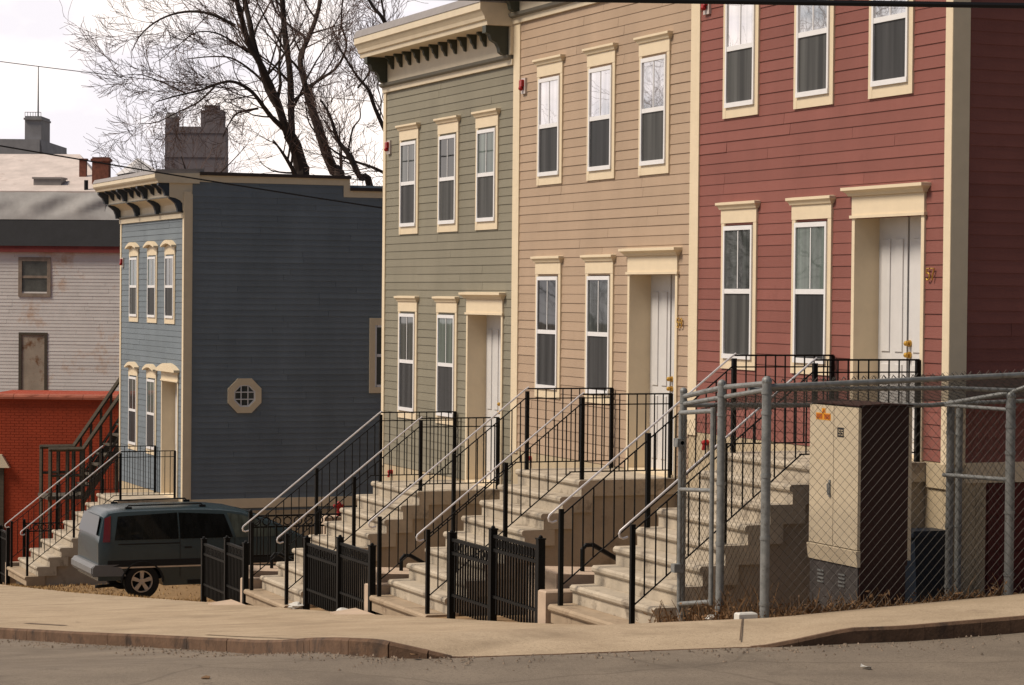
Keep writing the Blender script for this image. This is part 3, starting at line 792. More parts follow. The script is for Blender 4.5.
# ------------------------------------------------------------------ van
def van():
    Yr, s_n, zb = 3.02, 24.5, -5.755        # rear bumper, near side plane, ground under the wheels
    Lg = 4.9; Wd = 1.86; cx = s_n+Wd/2
    h = thing('minivan', 'dark blue grey minivan parked nose-in on the lot, tail to the sidewalk', 'van', (cx, Yr-Lg/2, zb))
    roofp = [(.03, 1.08), (.05, 1.18), (.15, 1.56), (.25, 1.64), (.5, 1.67), (1.6, 1.69), (2.3, 1.675), (2.75, 1.62), (3.1, 1.53), (3.5, 1.36), (3.95, 1.13), (4.25, 1.0), (4.7, .80), (4.88, .62)]
    RX = [p[0] for p in roofp]; RZ = [p[1] for p in roofp]
    rw, fw, wr = .86, 3.80, .36
    def zbot(u):
        z = .24
        for w in (rw, fw):
            d = abs(u-w)
            if d < wr+.04: z = max(z, .31+math.sqrt(max(0, (wr+.04)**2-d*d))*.98)
        if u < rw: z = max(z, .36)
        return z
    def belt(u): return min(1.09, interp(u, RX, RZ)-.03)
    def hw(u, z):      # half width
        e = 1.0
        if u < .25: e = .95+.05*math.sqrt(max(0, u)/.25)
        if u > 4.2: e = 1-.22*((u-4.2)/.7)**2
        b = Wd/2*e
        if z <= .62: return b*(.975+.025*(z/.62))
        zr = 1.7
        if z <= 1.09: return b*(1-.02*(z-.62)/.47)
        return b*(.98-.22*((z-1.09)/(zr-1.09))**1.25)
    us = sorted(set([.03, .05, .10, .15, .20, .25, .34, .42, .52, .65, .8]+[rw-wr-.04+ (2*wr+.08)*k/12 for k in range(13)]+[1.8, 2.1, 2.4, 2.75, 3.1, 3.4, 3.6]+[fw-wr-.04+(2*wr+.08)*k/12 for k in range(13)]+[4.5, 4.6, 4.7, 4.8, 4.88]))
    mb = MB(); rings = []
    for u in us:
        zr = interp(u, RX, RZ)
        bt = min(belt(u), zr-.01); z0 = zbot(u)
        zs = [z0, max(z0, .45), max(z0, .62), max(z0+.001, .70), max(z0+.002, bt)]
        for k in range(1, 6): zs.append(bt+(zr-.05-bt)*k/5 if zr-.05 > bt else bt+.001*k)
        ring = [(hw(u, z), z) for z in zs]
        ring += [(hw(u, zr)*.93, zr-.012), (hw(u, zr)*.6, zr+.008), (0, zr+.012)]
        full = [(-w, z) for w, z in ring]+[(w, z) for w, z in reversed(ring[:-1])]
        rings.append([(cx+w, Yr-u, zb+z) for w, z in full])
    m_ = len(rings[0]); vs = sum(rings, []); fs = []
    for i in range(len(rings)-1):
        for k in range(m_):
            l = (k+1) % m_; fs.append((i*m_+k, i*m_+l, (i+1)*m_+l, (i+1)*m_+k))
    fs.append(tuple(range(m_))); fs.append(tuple((len(rings)-1)*m_+k for k in range(m_)))
    mb.add(vs, fs); body = mb.build('body', 'vanp', h, smooth=True)
    def side(sg, poly, off, name, m, par):
        """panel following the body side; poly = (u, z) outline"""
        mb = MB(); N = 10
        us_ = [p[0] for p in poly]
        zlo = min(p[1] for p in poly); zhi = max(p[1] for p in poly)
        rows = []
        for k in range(N+1):
            z = zlo+(zhi-zlo)*k/N; xsn = []
            for (a, b), (c, d) in zip(poly, poly[1:]+poly[:1]):
                if (b-z)*(d-z) <= 0 and abs(d-b) > 1e-6: xsn.append(a+(c-a)*(z-b)/(d-b))
            xsn = [min(max(v, min(us_)), max(us_)) for v in xsn]
            rows.append((z, min(xsn), max(xsn)))
        J = 8; g = []
        for z, a, b in rows:
            g.append([(cx+sg*(hw(a+(b-a)*j/J, z)+off), Yr-(a+(b-a)*j/J), zb+z) for j in range(J+1)])
        for i in range(N):
            for j in range(J): mb.quad(g[i][j], g[i][j+1], g[i+1][j+1], g[i+1][j])
        return mb.build(name, m, par, smooth=True)
    for sg in (-1, 1):
        side(sg, [(.33, 1.11), (.42, 1.55), (1.55, 1.59), (1.55, 1.11)], .006, 'side_window', 'vanglass', h)
        side(sg, [(1.58, 1.11), (1.58, 1.59), (2.45, 1.57), (2.60, 1.11)], .006, 'side_window', 'vanglass', h)
        side(sg, [(2.66, 1.11), (2.52, 1.565), (2.72, 1.55), (3.08, 1.42), (3.62, 1.14), (3.62, 1.11)], .006, 'front_window', 'vanglassl', h)
        side(sg, [(.11, 1.08), (.17, 1.53), (.29, 1.56), (.245, 1.08)], .007, 'tail_light', 'tail', h)
        side(sg, [(.20, .62), (.20, .735), (3.66, .735), (3.66, .62)], .008, 'rub_strip', 'rubber', h)
        side(sg, [(.20, .585), (.20, .612), (3.66, .612), (3.66, .585)], .007, 'pale_strip', 'alloy', h)
        side(sg, [(1.72, .26), (1.72, .335), (3.6, .335), (3.6, .26)], .012, 'sill', 'rubber', h)
        side(sg, [(.40, 1.02), (.40, 1.045), (1.58, 1.045), (1.58, 1.02)], .006, 'slide_rail', 'rubber', h)
        side(sg, [(1.57, .40), (1.57, 1.1), (1.582, 1.1), (1.582, .40)], .004, 'door_seam', 'rubber', h)
        side(sg, [(2.63, .40), (2.63, 1.1), (2.642, 1.1), (2.642, .40)], .004, 'door_seam', 'rubber', h)
        side(sg, [(1.66, .93), (1.66, .965), (1.80, .965), (1.80, .93)], .014, 'door_handle', 'rubber', h)
        side(sg, [(2.70, .93), (2.70, .965), (2.84, .965), (2.84, .93)], .014, 'door_handle', 'rubber', h)
        for w in (rw, fw):    # arch lips
            mb = MB(); A = [PI*k/14 for k in range(15)]; pts = [(cx+sg*(Wd/2-.005), Yr-(w+(wr+.035)*math.cos(a)), zb+.31+(wr+.035)*math.sin(a)*.98) for a in A]
            mb.tube(pts, .022, 6); mb.build('wheel_arch', 'rubber', h)
        # wheels
        for w in (rw, fw):
            c = (cx+sg*(Wd/2-.13), Yr-w, zb+.325)
            mb = MB(); mb.disc(c, 0, .325, .095, 36, .205); mb.disc(c, 0, .31, .105, 36, .22); t = mb.build('wheel', 'rubber', h, smooth=True)
            mb = MB(); mb.disc(c, 0, .208, .085, 30, .185)
            xo = c[0]+sg*.075
            for k in range(5):
                a = 2*PI*k/5+.3
                d1 = (math.cos(a), math.sin(a)); n1 = (-d1[1], d1[0])
                q = lambda r, t, x: (x, c[1]+d1[0]*r+n1[0]*t, c[2]+d1[1]*r+n1[1]*t)
                mb.add([q(.04, -.028, xo), q(.04, .028, xo), q(.19, .05, xo), q(.19, -.03, xo), q(.04, -.028, xo-sg*.03), q(.04, .028, xo-sg*.03), q(.19, .05, xo-sg*.03), q(.19, -.03, xo-sg*.03)],
                       [(0,1,2,3), (4,7,6,5), (0,4,5,1), (1,5,6,2), (2,6,7,3), (3,7,4,0)])
            mb.disc((xo, c[1], c[2]), 0, .055, .018, 18); mb.build('rim', 'alloy', t)
            mb = MB(); mb.disc((c[0]-sg*.03, c[1], c[2]), 0, .2, .02, 24); mb.build('brake_disc', 'darkin', t)
        # roof rail
        mb = MB(); x = cx+sg*.60
        mb.tube([(x, Yr-.62, zb+1.675), (x, Yr-.66, zb+1.725), (x, Yr-2.05, zb+1.74), (x, Yr-2.1, zb+1.69)], .016, 6)
        mb.box(x-.03, x+.03, Yr-.72, Yr-.60, zb+1.64, zb+1.70); mb.box(x-.03, x+.03, Yr-2.14, Yr-2.02, zb+1.66, zb+1.715); mb.build('roof_rail', 'rubber', h)
        # door mirror
        mb = MB(); mb.ball((cx+sg*(Wd/2+.08), Yr-3.5, zb+1.08), .1, 12, 8, (.9, .55, .75)); mb.build('door_mirror', 'rubber', h, smooth=True)
    # rear end
    mb = MB(); ys = []
    N = 8; g = []
    for k in range(N+1):
        t = k/N; u = .05+(.14-.05)*t; z = 1.18+(1.53-1.18)*t
        g.append([(cx+f*(hw(u, z)-.10), Yr-u+.04, zb+z+.015) for f in [-1+2*j/8 for j in range(9)]])
    for i in range(N):
        for j in range(8): mb.quad(g[i][j], g[i][j+1], g[i+1][j+1], g[i+1][j])
    mb.build('rear_window', 'vanglass', h, smooth=True)
    mb = MB()
    pr = [(-.06, .44), (-.10, .50), (-.10, .60), (-.03, .66), (.12, .66), (.12, .42)]
    mb.prism(pr, lambda u, z, t: (t, Yr-u, zb+z), cx-Wd/2+.04, cx+Wd/2-.04)
    for sg in (-1, 1):
        a, b = sorted((cx+sg*(Wd/2-.04), cx+sg*(Wd/2+.004)))
        mb.prism([(-.05, .45), (-.08, .50), (-.08, .60), (-.03, .66), (.42, .66), (.55, .44)], lambda u, z, t: (t, Yr-u, zb+z), a, b)
    mb.build('rear_bumper', 'bumper', h)
        # windscreen
    mb = MB(); g = []
    for k in range(7):
        t = k/6; u = 2.95+(3.98-2.95)*t; z = interp(u, RX, RZ)
        g.append([(cx+f*(hw(u, z)*.86), Yr-u, zb+z+.022-.02*abs(f)) for f in [-1+2*j/8 for j in range(9)]])
    for i in range(6):
        for j in range(8): mb.quad(g[i][j], g[i][j+1], g[i+1][j+1], g[i+1][j])
    mb.build('windscreen', 'vanglassl', h, smooth=True)
    mb = MB(); mb.box(cx-.8, cx+.8, Yr-4.6, Yr-.25, zb+.36, zb+.42); mb.build('underbody', 'darkin', h)
    mb = MB(); mb.tube([(cx-.55, Yr-.9, zb+.25), (cx-.55, Yr-.05, zb+.22)], .03, 8); mb.build('exhaust_pipe', 'rubber', h)
van()

# ------------------------------------------------------------------ cabinet and chain link cage
def cabinet():
    x0, x1, y0, y1 = -1.22, -.30, 1.12, 1.62; zb = -2.95; zt = -1.0
    h = thing('utility_cabinet', 'tall cream metal utility cabinet with a grey base inside the chain link cage', 'cabinet', (-.7, 1.37, zb))
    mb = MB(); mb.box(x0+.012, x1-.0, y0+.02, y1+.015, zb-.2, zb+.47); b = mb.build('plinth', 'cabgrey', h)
    mb = MB(); mb.box(x0-.002, x0+.011, y0+.02, y1-.0, zb-.2, zb+.47); mb.build('side_shade_panel', 'cabdark', b)  # added dark sheet that paints shade on the side of the grey base
    mb = MB()
    for xx in (-.92, -.52):
        mb = MB()
        for k in range(4): mb.box(xx-.06, xx+.06, y1+.012, y1+.024, zb+.26+k*.035, zb+.275+k*.035)
        mb.build('vent', 'galv', b)
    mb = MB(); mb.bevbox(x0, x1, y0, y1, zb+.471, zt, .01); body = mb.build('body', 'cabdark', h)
    mb = MB()
    mb.bevbox(x0+.0, (x0+x1)/2-.004, y1+.001, y1+.03, zb+.63, zt-.01, .008); mb.bevbox((x0+x1)/2+.004, x1, y1+.001, y1+.03, zb+.63, zt-.01, .008)
    mb.prism([(y1+.001, zb+.472), (y1+.03, zb+.472), (y1+.05, zb+.615), (y1+.001, zb+.625)], lambda y, z, t: (t, y, z), x0-.01, x1+.01)
    d = mb.build('door', 'cab', h)
    mb = MB(); mb.prism([(y0-.03, zt), (y1+.04, zt), (y1+.04, zt+.012), ((y0+y1)/2, zt+.025), (y0-.03, zt+.012)], lambda y, z, t: (t, y, z), x0-.03, x1+.03); mb.build('lid', 'cabdark', h)
    mb = MB(); mb.bevbox(x0-.002, x1, y0-.035, y0-.001, zb+.52, zt-.01, .008); mb.build('rear_door', 'cab', h)
    mb = MB(); xx = (x0+x1)/2+.06
    mb.box(xx-.015, xx+.015, y1+.03, y1+.04, zb+1.08, zb+1.24); mb.tube([(xx, y1+.04, zb+1.21), (xx, y1+.06, zb+1.20), (xx-.015, y1+.06, zb+1.10)], .008, 6); mb.build('handle', 'galv', d)
    # warning sticker: yellow with a little triangle and two dark blocks of print; a small dark plate
    mb = MB(); mb.box(-.70, -.42, y1+.0302, y1+.032, zt-.155, zt-.09); mb.box(-.60, -.53, y1+.0302, y1+.032, zt-.088, zt-.045); st = mb.build('warning_sticker', 'yellow', d)
    mb = MB(); mb.box(-.69, -.58, y1+.0322, y1+.0335, zt-.145, zt-.10); mb.box(-.54, -.43, y1+.0322, y1+.0335, zt-.145, zt-.10)
    mb.prism([(-.59, zt-.085), (-.54, zt-.085), (-.565, zt-.05)], lambda x, z, t: (x, t, z), y1+.0322, y1+.0335); mb.build('print', mat('dark_orange_ink', (.42, .10, .008), .5), st)
    mb = MB(); mb.box(-.95, -.83, y1+.0302, y1+.032, zt-.30, zt-.21); mb.build('number_plate', 'ink', d)
    mb = MB()
    for q in (-.925, -.875): mb.tube([(q-.015, y1+.034, zt-.235), (q+.018, y1+.034, zt-.235), (q+.018, y1+.034, zt-.255), (q-.015, y1+.034, zt-.255), (q-.015, y1+.034, zt-.28), (q+.018, y1+.034, zt-.28)], .004, 4)
    mb.build('number', 'cab', d)
cabinet()

def link(mb, o, u, v, w, hgt, pitch=.066, r=.0019):
    """woven wire on the parallelogram o + a*u + b*v, 0<=a<=w, 0<=b<=hgt"""
    o, u, v = Vector(o), Vector(u), Vector(v)
    nrm = u.cross(v).normalized()
    st = pitch*math.sqrt(2)/1.0
    for sg in (1, -1):
        k = -int(hgt/st)-1 if sg == 1 else 0
        kmax = int((w+(hgt if sg == -1 else 0))/st)+1
        while k <= kmax:
            c = k*st
            # line a = c + sg*b
            if sg == 1: b0, b1 = max(0, -c), min(hgt, w-c)
            else: b0, b1 = max(0, c-w), min(hgt, c)
            if b1-b0 > .02:
                p = o+u*(c+sg*b0)+v*b0+nrm*(sg*r*.9); q = o+u*(c+sg*b1)+v*b1+nrm*(sg*r*.9)
                mb.tube([p, q], r, 3, cap=False)
            k += 1
def cage():
    xf, xb = -1.7, -.02
    yl, yr = 2.85, -4.2
    h = thing('chain_link_cage', 'roofed chain link cage of galvanised pipe around the utility cabinet', 'fence', (xf/2, 1.0, -2.9))
    def post(x, y, zb, zt, r=.038):
        mb = MB(); mb.tube([(x, y, zb-.25), (x, y, zt)], r, 12); mb.ball((x, y, zt), r*1.12, 10, 6)
        for z in (zb+.12, zb+.7, zb+1.25, zt-.28, zt-.1): mb.disc((x, y, z), 2, r*1.14, .014, 12)
        return mb.build('post', 'galv', h, smooth=True)
    def rail(pts, r=.024):
        mb = MB(); mb.tube(pts, r, 10); return mb.build('rail', 'galv', h, smooth=True)
    zfl, zfr = -.765, -.69
    zt = lambda y: zfl+(zfr-zfl)*(yl-y)/(yl-0)
    post(xf, yl, -2.83, -.745, .042)                        # front corner
    post(-.86, yl+.02, -2.96, -.80, .038)                  # gate hinge post
    post(xb, yl, -3.12, -.90, .034)                        # back corner by the stair
    post(-.28, .09, -2.93, -1.03, .038); post(-.20, -.06, -2.93, -1.05, .034)
    post(-1.5, .20, -2.68, -.90, .044); post(xf, -2.4, -2.6, zt(-2.4), .04)
    # top rails
    rail([(xf, yl, zfl-.03), (xf, 0, zt(0)), (xf, yr, zt(yr))], .026)
    rail([(xf, yl, zfl-.0), (-.86, yl, -.83), (xb, yl, -.95)], .024)
    rail([(xf+.0, yl, -.82), (-.86, yl, -.92), (xb, yl, -1.02)], .022)
    rail([(xb, yl, -1.03), (-.28, .30, -1.04), (-.28, .16, -1.03)], .024)
    rail([(-1.35, yl, -.83), (-1.35, .8, -.83), (-1.5, .2, -.85), (-1.6, -4.2, -.62)], .022)
    rail([(-.28, .16, -1.03), (-1.5, .20, -.87), (-1.66, .1, -.80)], .022)
    rail([(-.28, .16, -1.03), (-.4, -1.5, -.98), (-.5, -4.2, -.9)], .022)
    # right end panel rails
    rail([(-.28, .16, -1.72), (-1.5, .20, -1.68)], .021); rail([(-.28, .16, -1.04), (-1.48, .20, -1.03)], .018)
    # gate leaf in the left side
    g = []
    def gpt(x, z): return (x, yl+.06, z)
    mb = MB()
    mb.tube([gpt(-.76, -2.83), gpt(-.76, -1.02)], .022, 10); mb.tube([gpt(-.09, -2.98), gpt(-.09, -1.08)], .022, 10)
    mb.tube([gpt(-.76, -2.80), gpt(-.09, -2.90)], .022, 10); mb.tube([gpt(-.76, -1.78), gpt(-.09, -1.82)], .02, 10); mb.tube([gpt(-.76, -1.05), gpt(-.09, -1.10)], .022, 10)
    gt = mb.build('gate', 'galv', h, smooth=True)
    mb = MB(); mb.box(-.13, -.05, yl+.03, yl+.13, -2.60, -2.52); mb.box(-.13, -.04, yl+.03, yl+.11, -1.42, -1.34); mb.tube([gpt(-.13, -1.38), gpt(.02, -1.38)], .02, 8); mb.build('latch', 'galv', gt)
    mb = MB(); link(mb, (-.76, yl+.06, -2.86), (1, 0, -.16), (0, 0, 1), .67, 1.78); mb.build('gate_mesh', 'wire', gt)
    # mesh panels
    mb = MB(); link(mb, (xf, yl, -2.82), (1, 0, -.15), (0, 0, 1), .98, 2.0); mb.build('side_mesh', 'wire', h)
    mb = MB(); link(mb, (-.28, .17, -2.9), (-1, 0, .1), (0, 0, 1), 1.22, 1.88); mb.build('end_mesh', 'wire', h)
    mb = MB(); link(mb, (xf, yl, zfl-.03), (0, -1, .03), (1, .0, -.19), yl-yr, 1.55, r=.0028); mb.build('roof_mesh', 'wire', h)
    # knuckled wire ends along the front rail
    mb = MB(); link(mb, (xf, yl, -2.82), (0, -1, .032), (0, 0, 1), yl-yr, 2.09)
    y = yl-.06
    while y > yr:
        z = zt(y); mb.tube([(xf, y-.02, z+.01), (xf+.01, y, z+.034), (xf, y+.02, z+.01)], .005, 4); y -= .072*1.414
    mb.build('front_mesh', 'wire', h)
cage()
mb = MB(); mb.prism([(0, -3.15), (.30, -3.15), (.34, -2.34), (-.02, -2.34)], lambda y, z, t: (t, y+.03, z), -.10, .16)
mb.box(-.13, .18, -.02, .40, -2.34, -2.28)
tag(mb.build('trash_bin', 'navy', base=(.05, .2, -3.15)), 'dark navy trash bin beside the red house corner behind the cabinet', 'bin')

# ------------------------------------------------------------------ litter and weeds
def litter(label, x, y, r, sq):
    mb = MB(); rnd = random.Random(int(x*100))
    vs = []; z = zg(x, y)
    mb.ball((0, 0, 0), r, 10, 7)
    mb.v = [(x+v[0]*(1+rnd.uniform(-.35, .35))*sq, y+v[1]*(1+rnd.uniform(-.35, .35))*sq, z+r*.5+v[2]*.6*(1+rnd.uniform(-.3, .3))) for v in mb.v]
    o = mb.build('crumpled_paper', 'paper', base=(x, y, z)); tag(o, label, 'litter', 'paper litter on the ground')
litter('larger crumpled white paper at the foot of the fence beside the green stoop', 10.9, 3.32, .085, 1.25)
litter('small white scrap of paper by the pad of the tan stoop', 8.55, 3.42, .06, 1.3)
litter('crumpled white scrap inside the gate of the chain link cage', -.95, 3.0, .05, 1.0)
mb = MB(); mb.bevbox(-1.9, -1.80, 3.02, 3.20, zg(-1.85, 3.1)-.01, zg(-1.85, 3.1)+.055, .012)
tag(mb.build('paper_carton', 'paper', base=(-1.85, 3.1, zg(-1.85, 3.1))), 'flat white carton lying on the sidewalk by the cage corner', 'litter')

mb = MB(); rnd = random.Random(5)
def clump(x, y, hgt, nst, nlf):
    z = zg(x, y)-.02
    for k in range(nst):
        a = rnd.uniform(0, 2*PI); l = hgt*rnd.uniform(.4, 1.1); bx, by = x+rnd.gauss(0, .05), y+rnd.gauss(0, .05)
        mb.tube([(bx, by, z), (bx+.2*l*math.cos(a), by+.2*l*math.sin(a), z+.6*l), (bx+.45*l*math.cos(a+.3), by+.45*l*math.sin(a+.3), z+l)], [.005, .004, .002], 3, cap=False)
    for k in range(nlf):
        bx, by, bz = x+rnd.gauss(0, .10), y+rnd.gauss(0, .10), z+abs(rnd.gauss(0, hgt*.35))
        d = Vector((rnd.gauss(0, 1), rnd.gauss(0, 1), rnd.gauss(0, .7))).normalized()*rnd.uniform(.015, .042); e = d.cross(Vector((rnd.gauss(0, 1), rnd.gauss(0, 1), rnd.gauss(0, 1)))).normalized()*rnd.uniform(.006, .016)
        p = Vector((bx, by, bz)); mb.add([p-d, p+e, p+d, p-e], [(0, 1, 2, 3)])
for k in range(120):
    y = rnd.uniform(-3.5, 3.1); x = -1.62+abs(rnd.gauss(0, .14)); clump(x, y, rnd.choice((.08, .10, .14, .22)), 4, 12)
for k in range(46): clump(rnd.uniform(-1.5, .1), 2.85+rnd.gauss(0, .12), rnd.choice((.1, .15, .22, .34)), 4, 9)
for k in range(26): clump(rnd.uniform(-1.45, -1.2), rnd.uniform(1.5, 2.8), rnd.choice((.1, .15, .2)), 4, 8)
struct(mb.build('dry_weeds', 'leafdry'), 'stuff')
mb = MB(); rnd = random.Random(14)
for k in range(900):
    i = rnd.randrange(len(cu)//8, len(cu)-8); a, b = cu[i]; c, d = cu[i+1]; t = rnd.random()
    L = math.hypot(c-a, d-b) or 1; o = .06+abs(rnd.gauss(0, .35)); x = a+(c-a)*t-(d-b)/L*o; y = b+(d-b)*t+(c-a)/L*o
    if x > 12: continue
    q = rnd.uniform(.006, .018); z = zg(x, y)-.118
    mb.add([(x-q, y, z), (x, y-q, z), (x+q, y, z), (x, y+q*.8, z), (x+q*.2, y, z+q*.9)], [(0, 1, 4), (1, 2, 4), (2, 3, 4), (3, 0, 4), (3, 2, 1, 0)])
struct(mb.build('gutter_grit', mat('grit', (.20, .15, .11), .9, .4, 30, island=.4)), 'stuff')
def leaf(label, x, y, z, r, m, nm):
    mb = MB(); rnd = random.Random(int(x*77))
    pts = [(x+r*rnd.uniform(.6, 1.2)*math.cos(a), y+r*.6*rnd.uniform(.6, 1.2)*math.sin(a), z+.012+.03*rnd.random()) for a in [2*PI*k/7 for k in range(7)]]
    lo = [(p[0], p[1], p[2]-.004) for p in pts]
    mb.add(pts+lo, [tuple(range(7)), tuple(range(13, 6, -1))]+[(k, (k+1) % 7, 7+(k+1) % 7, 7+k) for k in range(7)])
    tag(mb.build(nm, m, base=(x, y, z)), label, 'litter', 'scraps lying on the road')
leaf('curled brown leaf on the road in front of the left kerb', -4.1, 8.55, zg(-4.1, 8.5)-.125, .055, 'leafdry', 'fallen_leaf')
leaf('brown leaf in the gutter where the kerb drops', -3.45, 6.75, zg(-3.45, 6.7)-.12, .06, 'leafdry', 'fallen_leaf')
leaf('flat white paper scrap on the road near the bottom edge', -5.3, 3.9, zg(-5.3, 3.9)-.125, .06, 'paper', 'paper_scrap')
# brown grass on the lot
mb = MB(); rnd = random.Random(9)
for k in range(14000):
    x = rnd.uniform(17.2, 32.3); y = 3.35-abs(rnd.gauss(0, 1.6))
    if y < -1 or (30 < x and y < 2.0): continue
    z = lot(x, y); a = rnd.uniform(0, 2*PI); l = rnd.uniform(.03, .075); w = .012
    mb.add([(x-w*math.sin(a), y+w*math.cos(a), z), (x+w*math.sin(a), y-w*math.cos(a), z), (x+.04*math.cos(a), y+.04*math.sin(a), z+l)], [(0, 1, 2)])
struct(mb.build('dry_grass', mat('straw', (.34, .21, .09), .9, .3, 5, island=.3)), 'stuff')

# ------------------------------------------------------------------ old white house, red brick building, wooden stair
def oldhouse():
    S = 58.0; zb = -9.2
    h = thing('old_house', 'weathered white clapboard house with a patched grey roof, left of the blue house', 'house', (S, -5.75, zb)); h.rotation_euler.z = -.47; h.scale.y = .98
    y0, y1 = -6.2, 8.0
    mb = MB(); mb.box(S+.05, S+10, y0, y1, zb, 1.25)
    P = lambda a, off, z: (S-off, a, z)
    siding(mb, y0, y1, -5.0, 1.22, [(-2.6, -1.75, -.10, .95), (-2.52, -1.75, -3.45, -1.47)], P, e=.112, rnd=random.Random(3))
    mb.build('wall', 'oldwhite', h)
    mb = MB(); mb.box(S-.16, S+.1, y0, y1, 1.22, 1.42); mb.build('fascia', mat('faded_red_fascia', (.22, .05, .045), .8, .3, 3), h)
    mb = MB(); mb.prism([(S-.2, 1.42), (S+.30, 2.28), (S+5, 2.28), (S+5, 1.42)], lambda x, z, t: (x, t, z), y0-.1, y1); mb.build('lower_roof', 'tarpaper', h)
    # grey membrane band: gently wrinkled, tapers at the right end
    mb = MB(); NX, NZ = 70, 10; vs = []
    for i in range(NX+1):
        for j in range(NZ+1):
            y = -5.15+(y1+5.15)*i/NX; t = j/NZ
            yy = y if i > 0 else y+.75*t
            if i < 4: yy = -5.15+.75*t+(y+5.15)*(1-.75*t/ (13.15*.06) if i < 1 else 1)*.9
            bul = .13*mnoise.noise(Vector((y*1.1+t*1.8, t*1.0, 3)))+.06*math.sin(y*3.1+t*2.5+2*mnoise.noise(Vector((y, t, 0))))
            bul *= min(1, t*3)*min(1, (1-t)*4)
            vs.append((S+.28+t*.5-bul-.08*math.sin(PI*t), yy, 2.285+t*.93))
    mb.add(vs, [(i*(NZ+1)+j, (i+1)*(NZ+1)+j, (i+1)*(NZ+1)+j+1, i*(NZ+1)+j+1) for i in range(NX) for j in range(NZ)])
    mb.build('roof_tarpaulin', mat('grey_tarpaulin', (.36, .345, .335), .85, .2, 2), h, smooth=True)
    mb = MB(); vs = [(S+.76, y1, 3.23), (S+.76, -4.4, 3.23), (S+6.5, -1.9, 4.75), (S+6.5, y1, 4.75), (S+6.6, y1, 2.3), (S+6.6, -4.4, 2.3), (S+.77, -4.4, 2.3), (S+.77, y1, 2.3)]
    mb.add(vs, [(0,1,2,3), (3,2,5,4), (1,6,5,2), (0,7,6,1)]); mb.build('upper_roof', 'palemembrane', h)
    mb = MB()
    mb.box(S-.04, S+.06, -2.72, -1.63, .93, 1.06); mb.box(S-.04, S+.06, -2.72, -1.63, -.22, -.11); mb.box(S-.04, S+.06, -2.72, -2.6, -.11, .93); mb.box(S-.04, S+.06, -1.75, -1.63, -.11, .93); mb.box(S-.02, S+.04, -2.6, -1.75, .38, .46)
    w = mb.build('window', mat('old_window_trim', (.30, .24, .19), .9, .3, 6), h)
    mb = MB(); mb.box(S, S+.05, -2.6, -1.75, -.11, .93); mb.build('pane', mat('old_glass', (.10, .10, .09), .2, .5, 3, spec=.6), w)
    mb = MB(); mb.box(S-.03, S+.05, -2.62, -2.52, -3.46, -1.38); mb.box(S-.03, S+.05, -1.75, -1.65, -3.46, -1.38); mb.box(S-.03, S+.05, -2.52, -1.75, -1.46, -1.38); w = mb.build('door_frame', 'oldwood', h)
    mb = MB(); mb.box(S, S+.05, -2.52, -1.75, -3.46, -1.46); mb.build('door', mat('peeling_door', (.36, .30, .235), .85, .25, 2, .2, 20, dirt=((.17, .085, .04), 2.2, .52)), h)
    mb = MB(); mb.box(S+1.6, S+2.2, -2.6, -1.65, 3.42, 3.66); mb.box(S+1.56, S+2.24, -2.64, -1.61, 3.66, 3.72); mb.build('skylight', 'flash', h)
    mb = MB(); mb.box(S+1.8, S+2.1, -4.17, -3.60, 3.3, 4.40); mb.box(S+1.76, S+2.14, -4.21, -3.56, 4.26, 4.35); mb.build('chimney', 'chimbrick', h)
    mb = MB(); mb.box(S+2.9, S+3.05, -3.10, -2.86, 3.6, 4.36); mb.box(S+2.87, S+3.08, -3.13, -2.83, 4.36, 4.41); mb.build('chimney', 'chimbrick', h)
    mb = MB(); mb.disc((S+1.0, -3.62, 3.38), 2, .07, .22, 12); mb.build('vent_pipe', 'cable', h)
oldhouse()
def brickhouse():
    S = 46.0
    h = thing('brick_building', 'low red painted brick building with a scalloped parapet, at the left edge', 'building', (S, -2.1, -8)); h.rotation_euler.z = -.42; h.scale.y = 1.1
    mb = MB(); mb.box(S+.02, S+6, -4, .60, -8.6, -2.98); mb.box(S+.02, S+6, .60, 1.7, -8.6, -4.55); mb.box(S+.5, S+6, .6, 1.7, -4.55, -2.98); mb.box(S+.02, S+.5, .6, 6, -4.5, -2.98); mb.box(S+.02, S+6, 1.7, 6, -8.6, -4.5)
    rnd = random.Random(4); z = -7.4; row = 0     # brick courses standing slightly proud of the mortar
    while z < -3.05:
        y = -2.6+(.11 if row % 2 else 0)
        while y < 2.2:
            if not (.58 < y+.1 and z < -4.5): mb.box(S+.014-rnd.uniform(0, .0015), S+.03, y, y+.205, z, z+.062)
            y += .217
        z += .075; row += 1
    mb.build('wall', 'brickred', h)
    mb = MB()
    y = -4
    while y < 6:
        mb.prism([(S-.09, -2.98), (S+.35, -2.98), (S+.35, -2.88), (S+.1, -2.84), (S-.05, -2.87), (S-.09, -2.92)], lambda x, z, t: (x, t, z), y, y+.86); mb.ball((S+.02, y+.43, -2.90), .12, 10, 6, (.9, 2.6, .5)); y += .87
    mb.build('parapet', mat('parapet_tiles', (.34, .10, .06), .8, .2, 4), h)
    mb = MB(); mb.prism([(.42, -4.86), (2.0, -4.86), (2.0, -4.50), (.62, -4.50), (.55, -4.62)], lambda y, z, t: (t, y, z), S-.14, S+.04); mb.build('lintel', 'creamc', h)
    mb = MB(); mb.box(S-.06, S+.04, .58, .72, -8.0, -4.87); w = mb.build('door_frame', 'oldwood', h)
    mb = MB(); mb.box(S+.03, S+.1, .72, 1.7, -8.0, -4.87); mb.build('door', mat('brown_door', (.12, .055, .02), .6, .3, 4), h)
brickhouse()
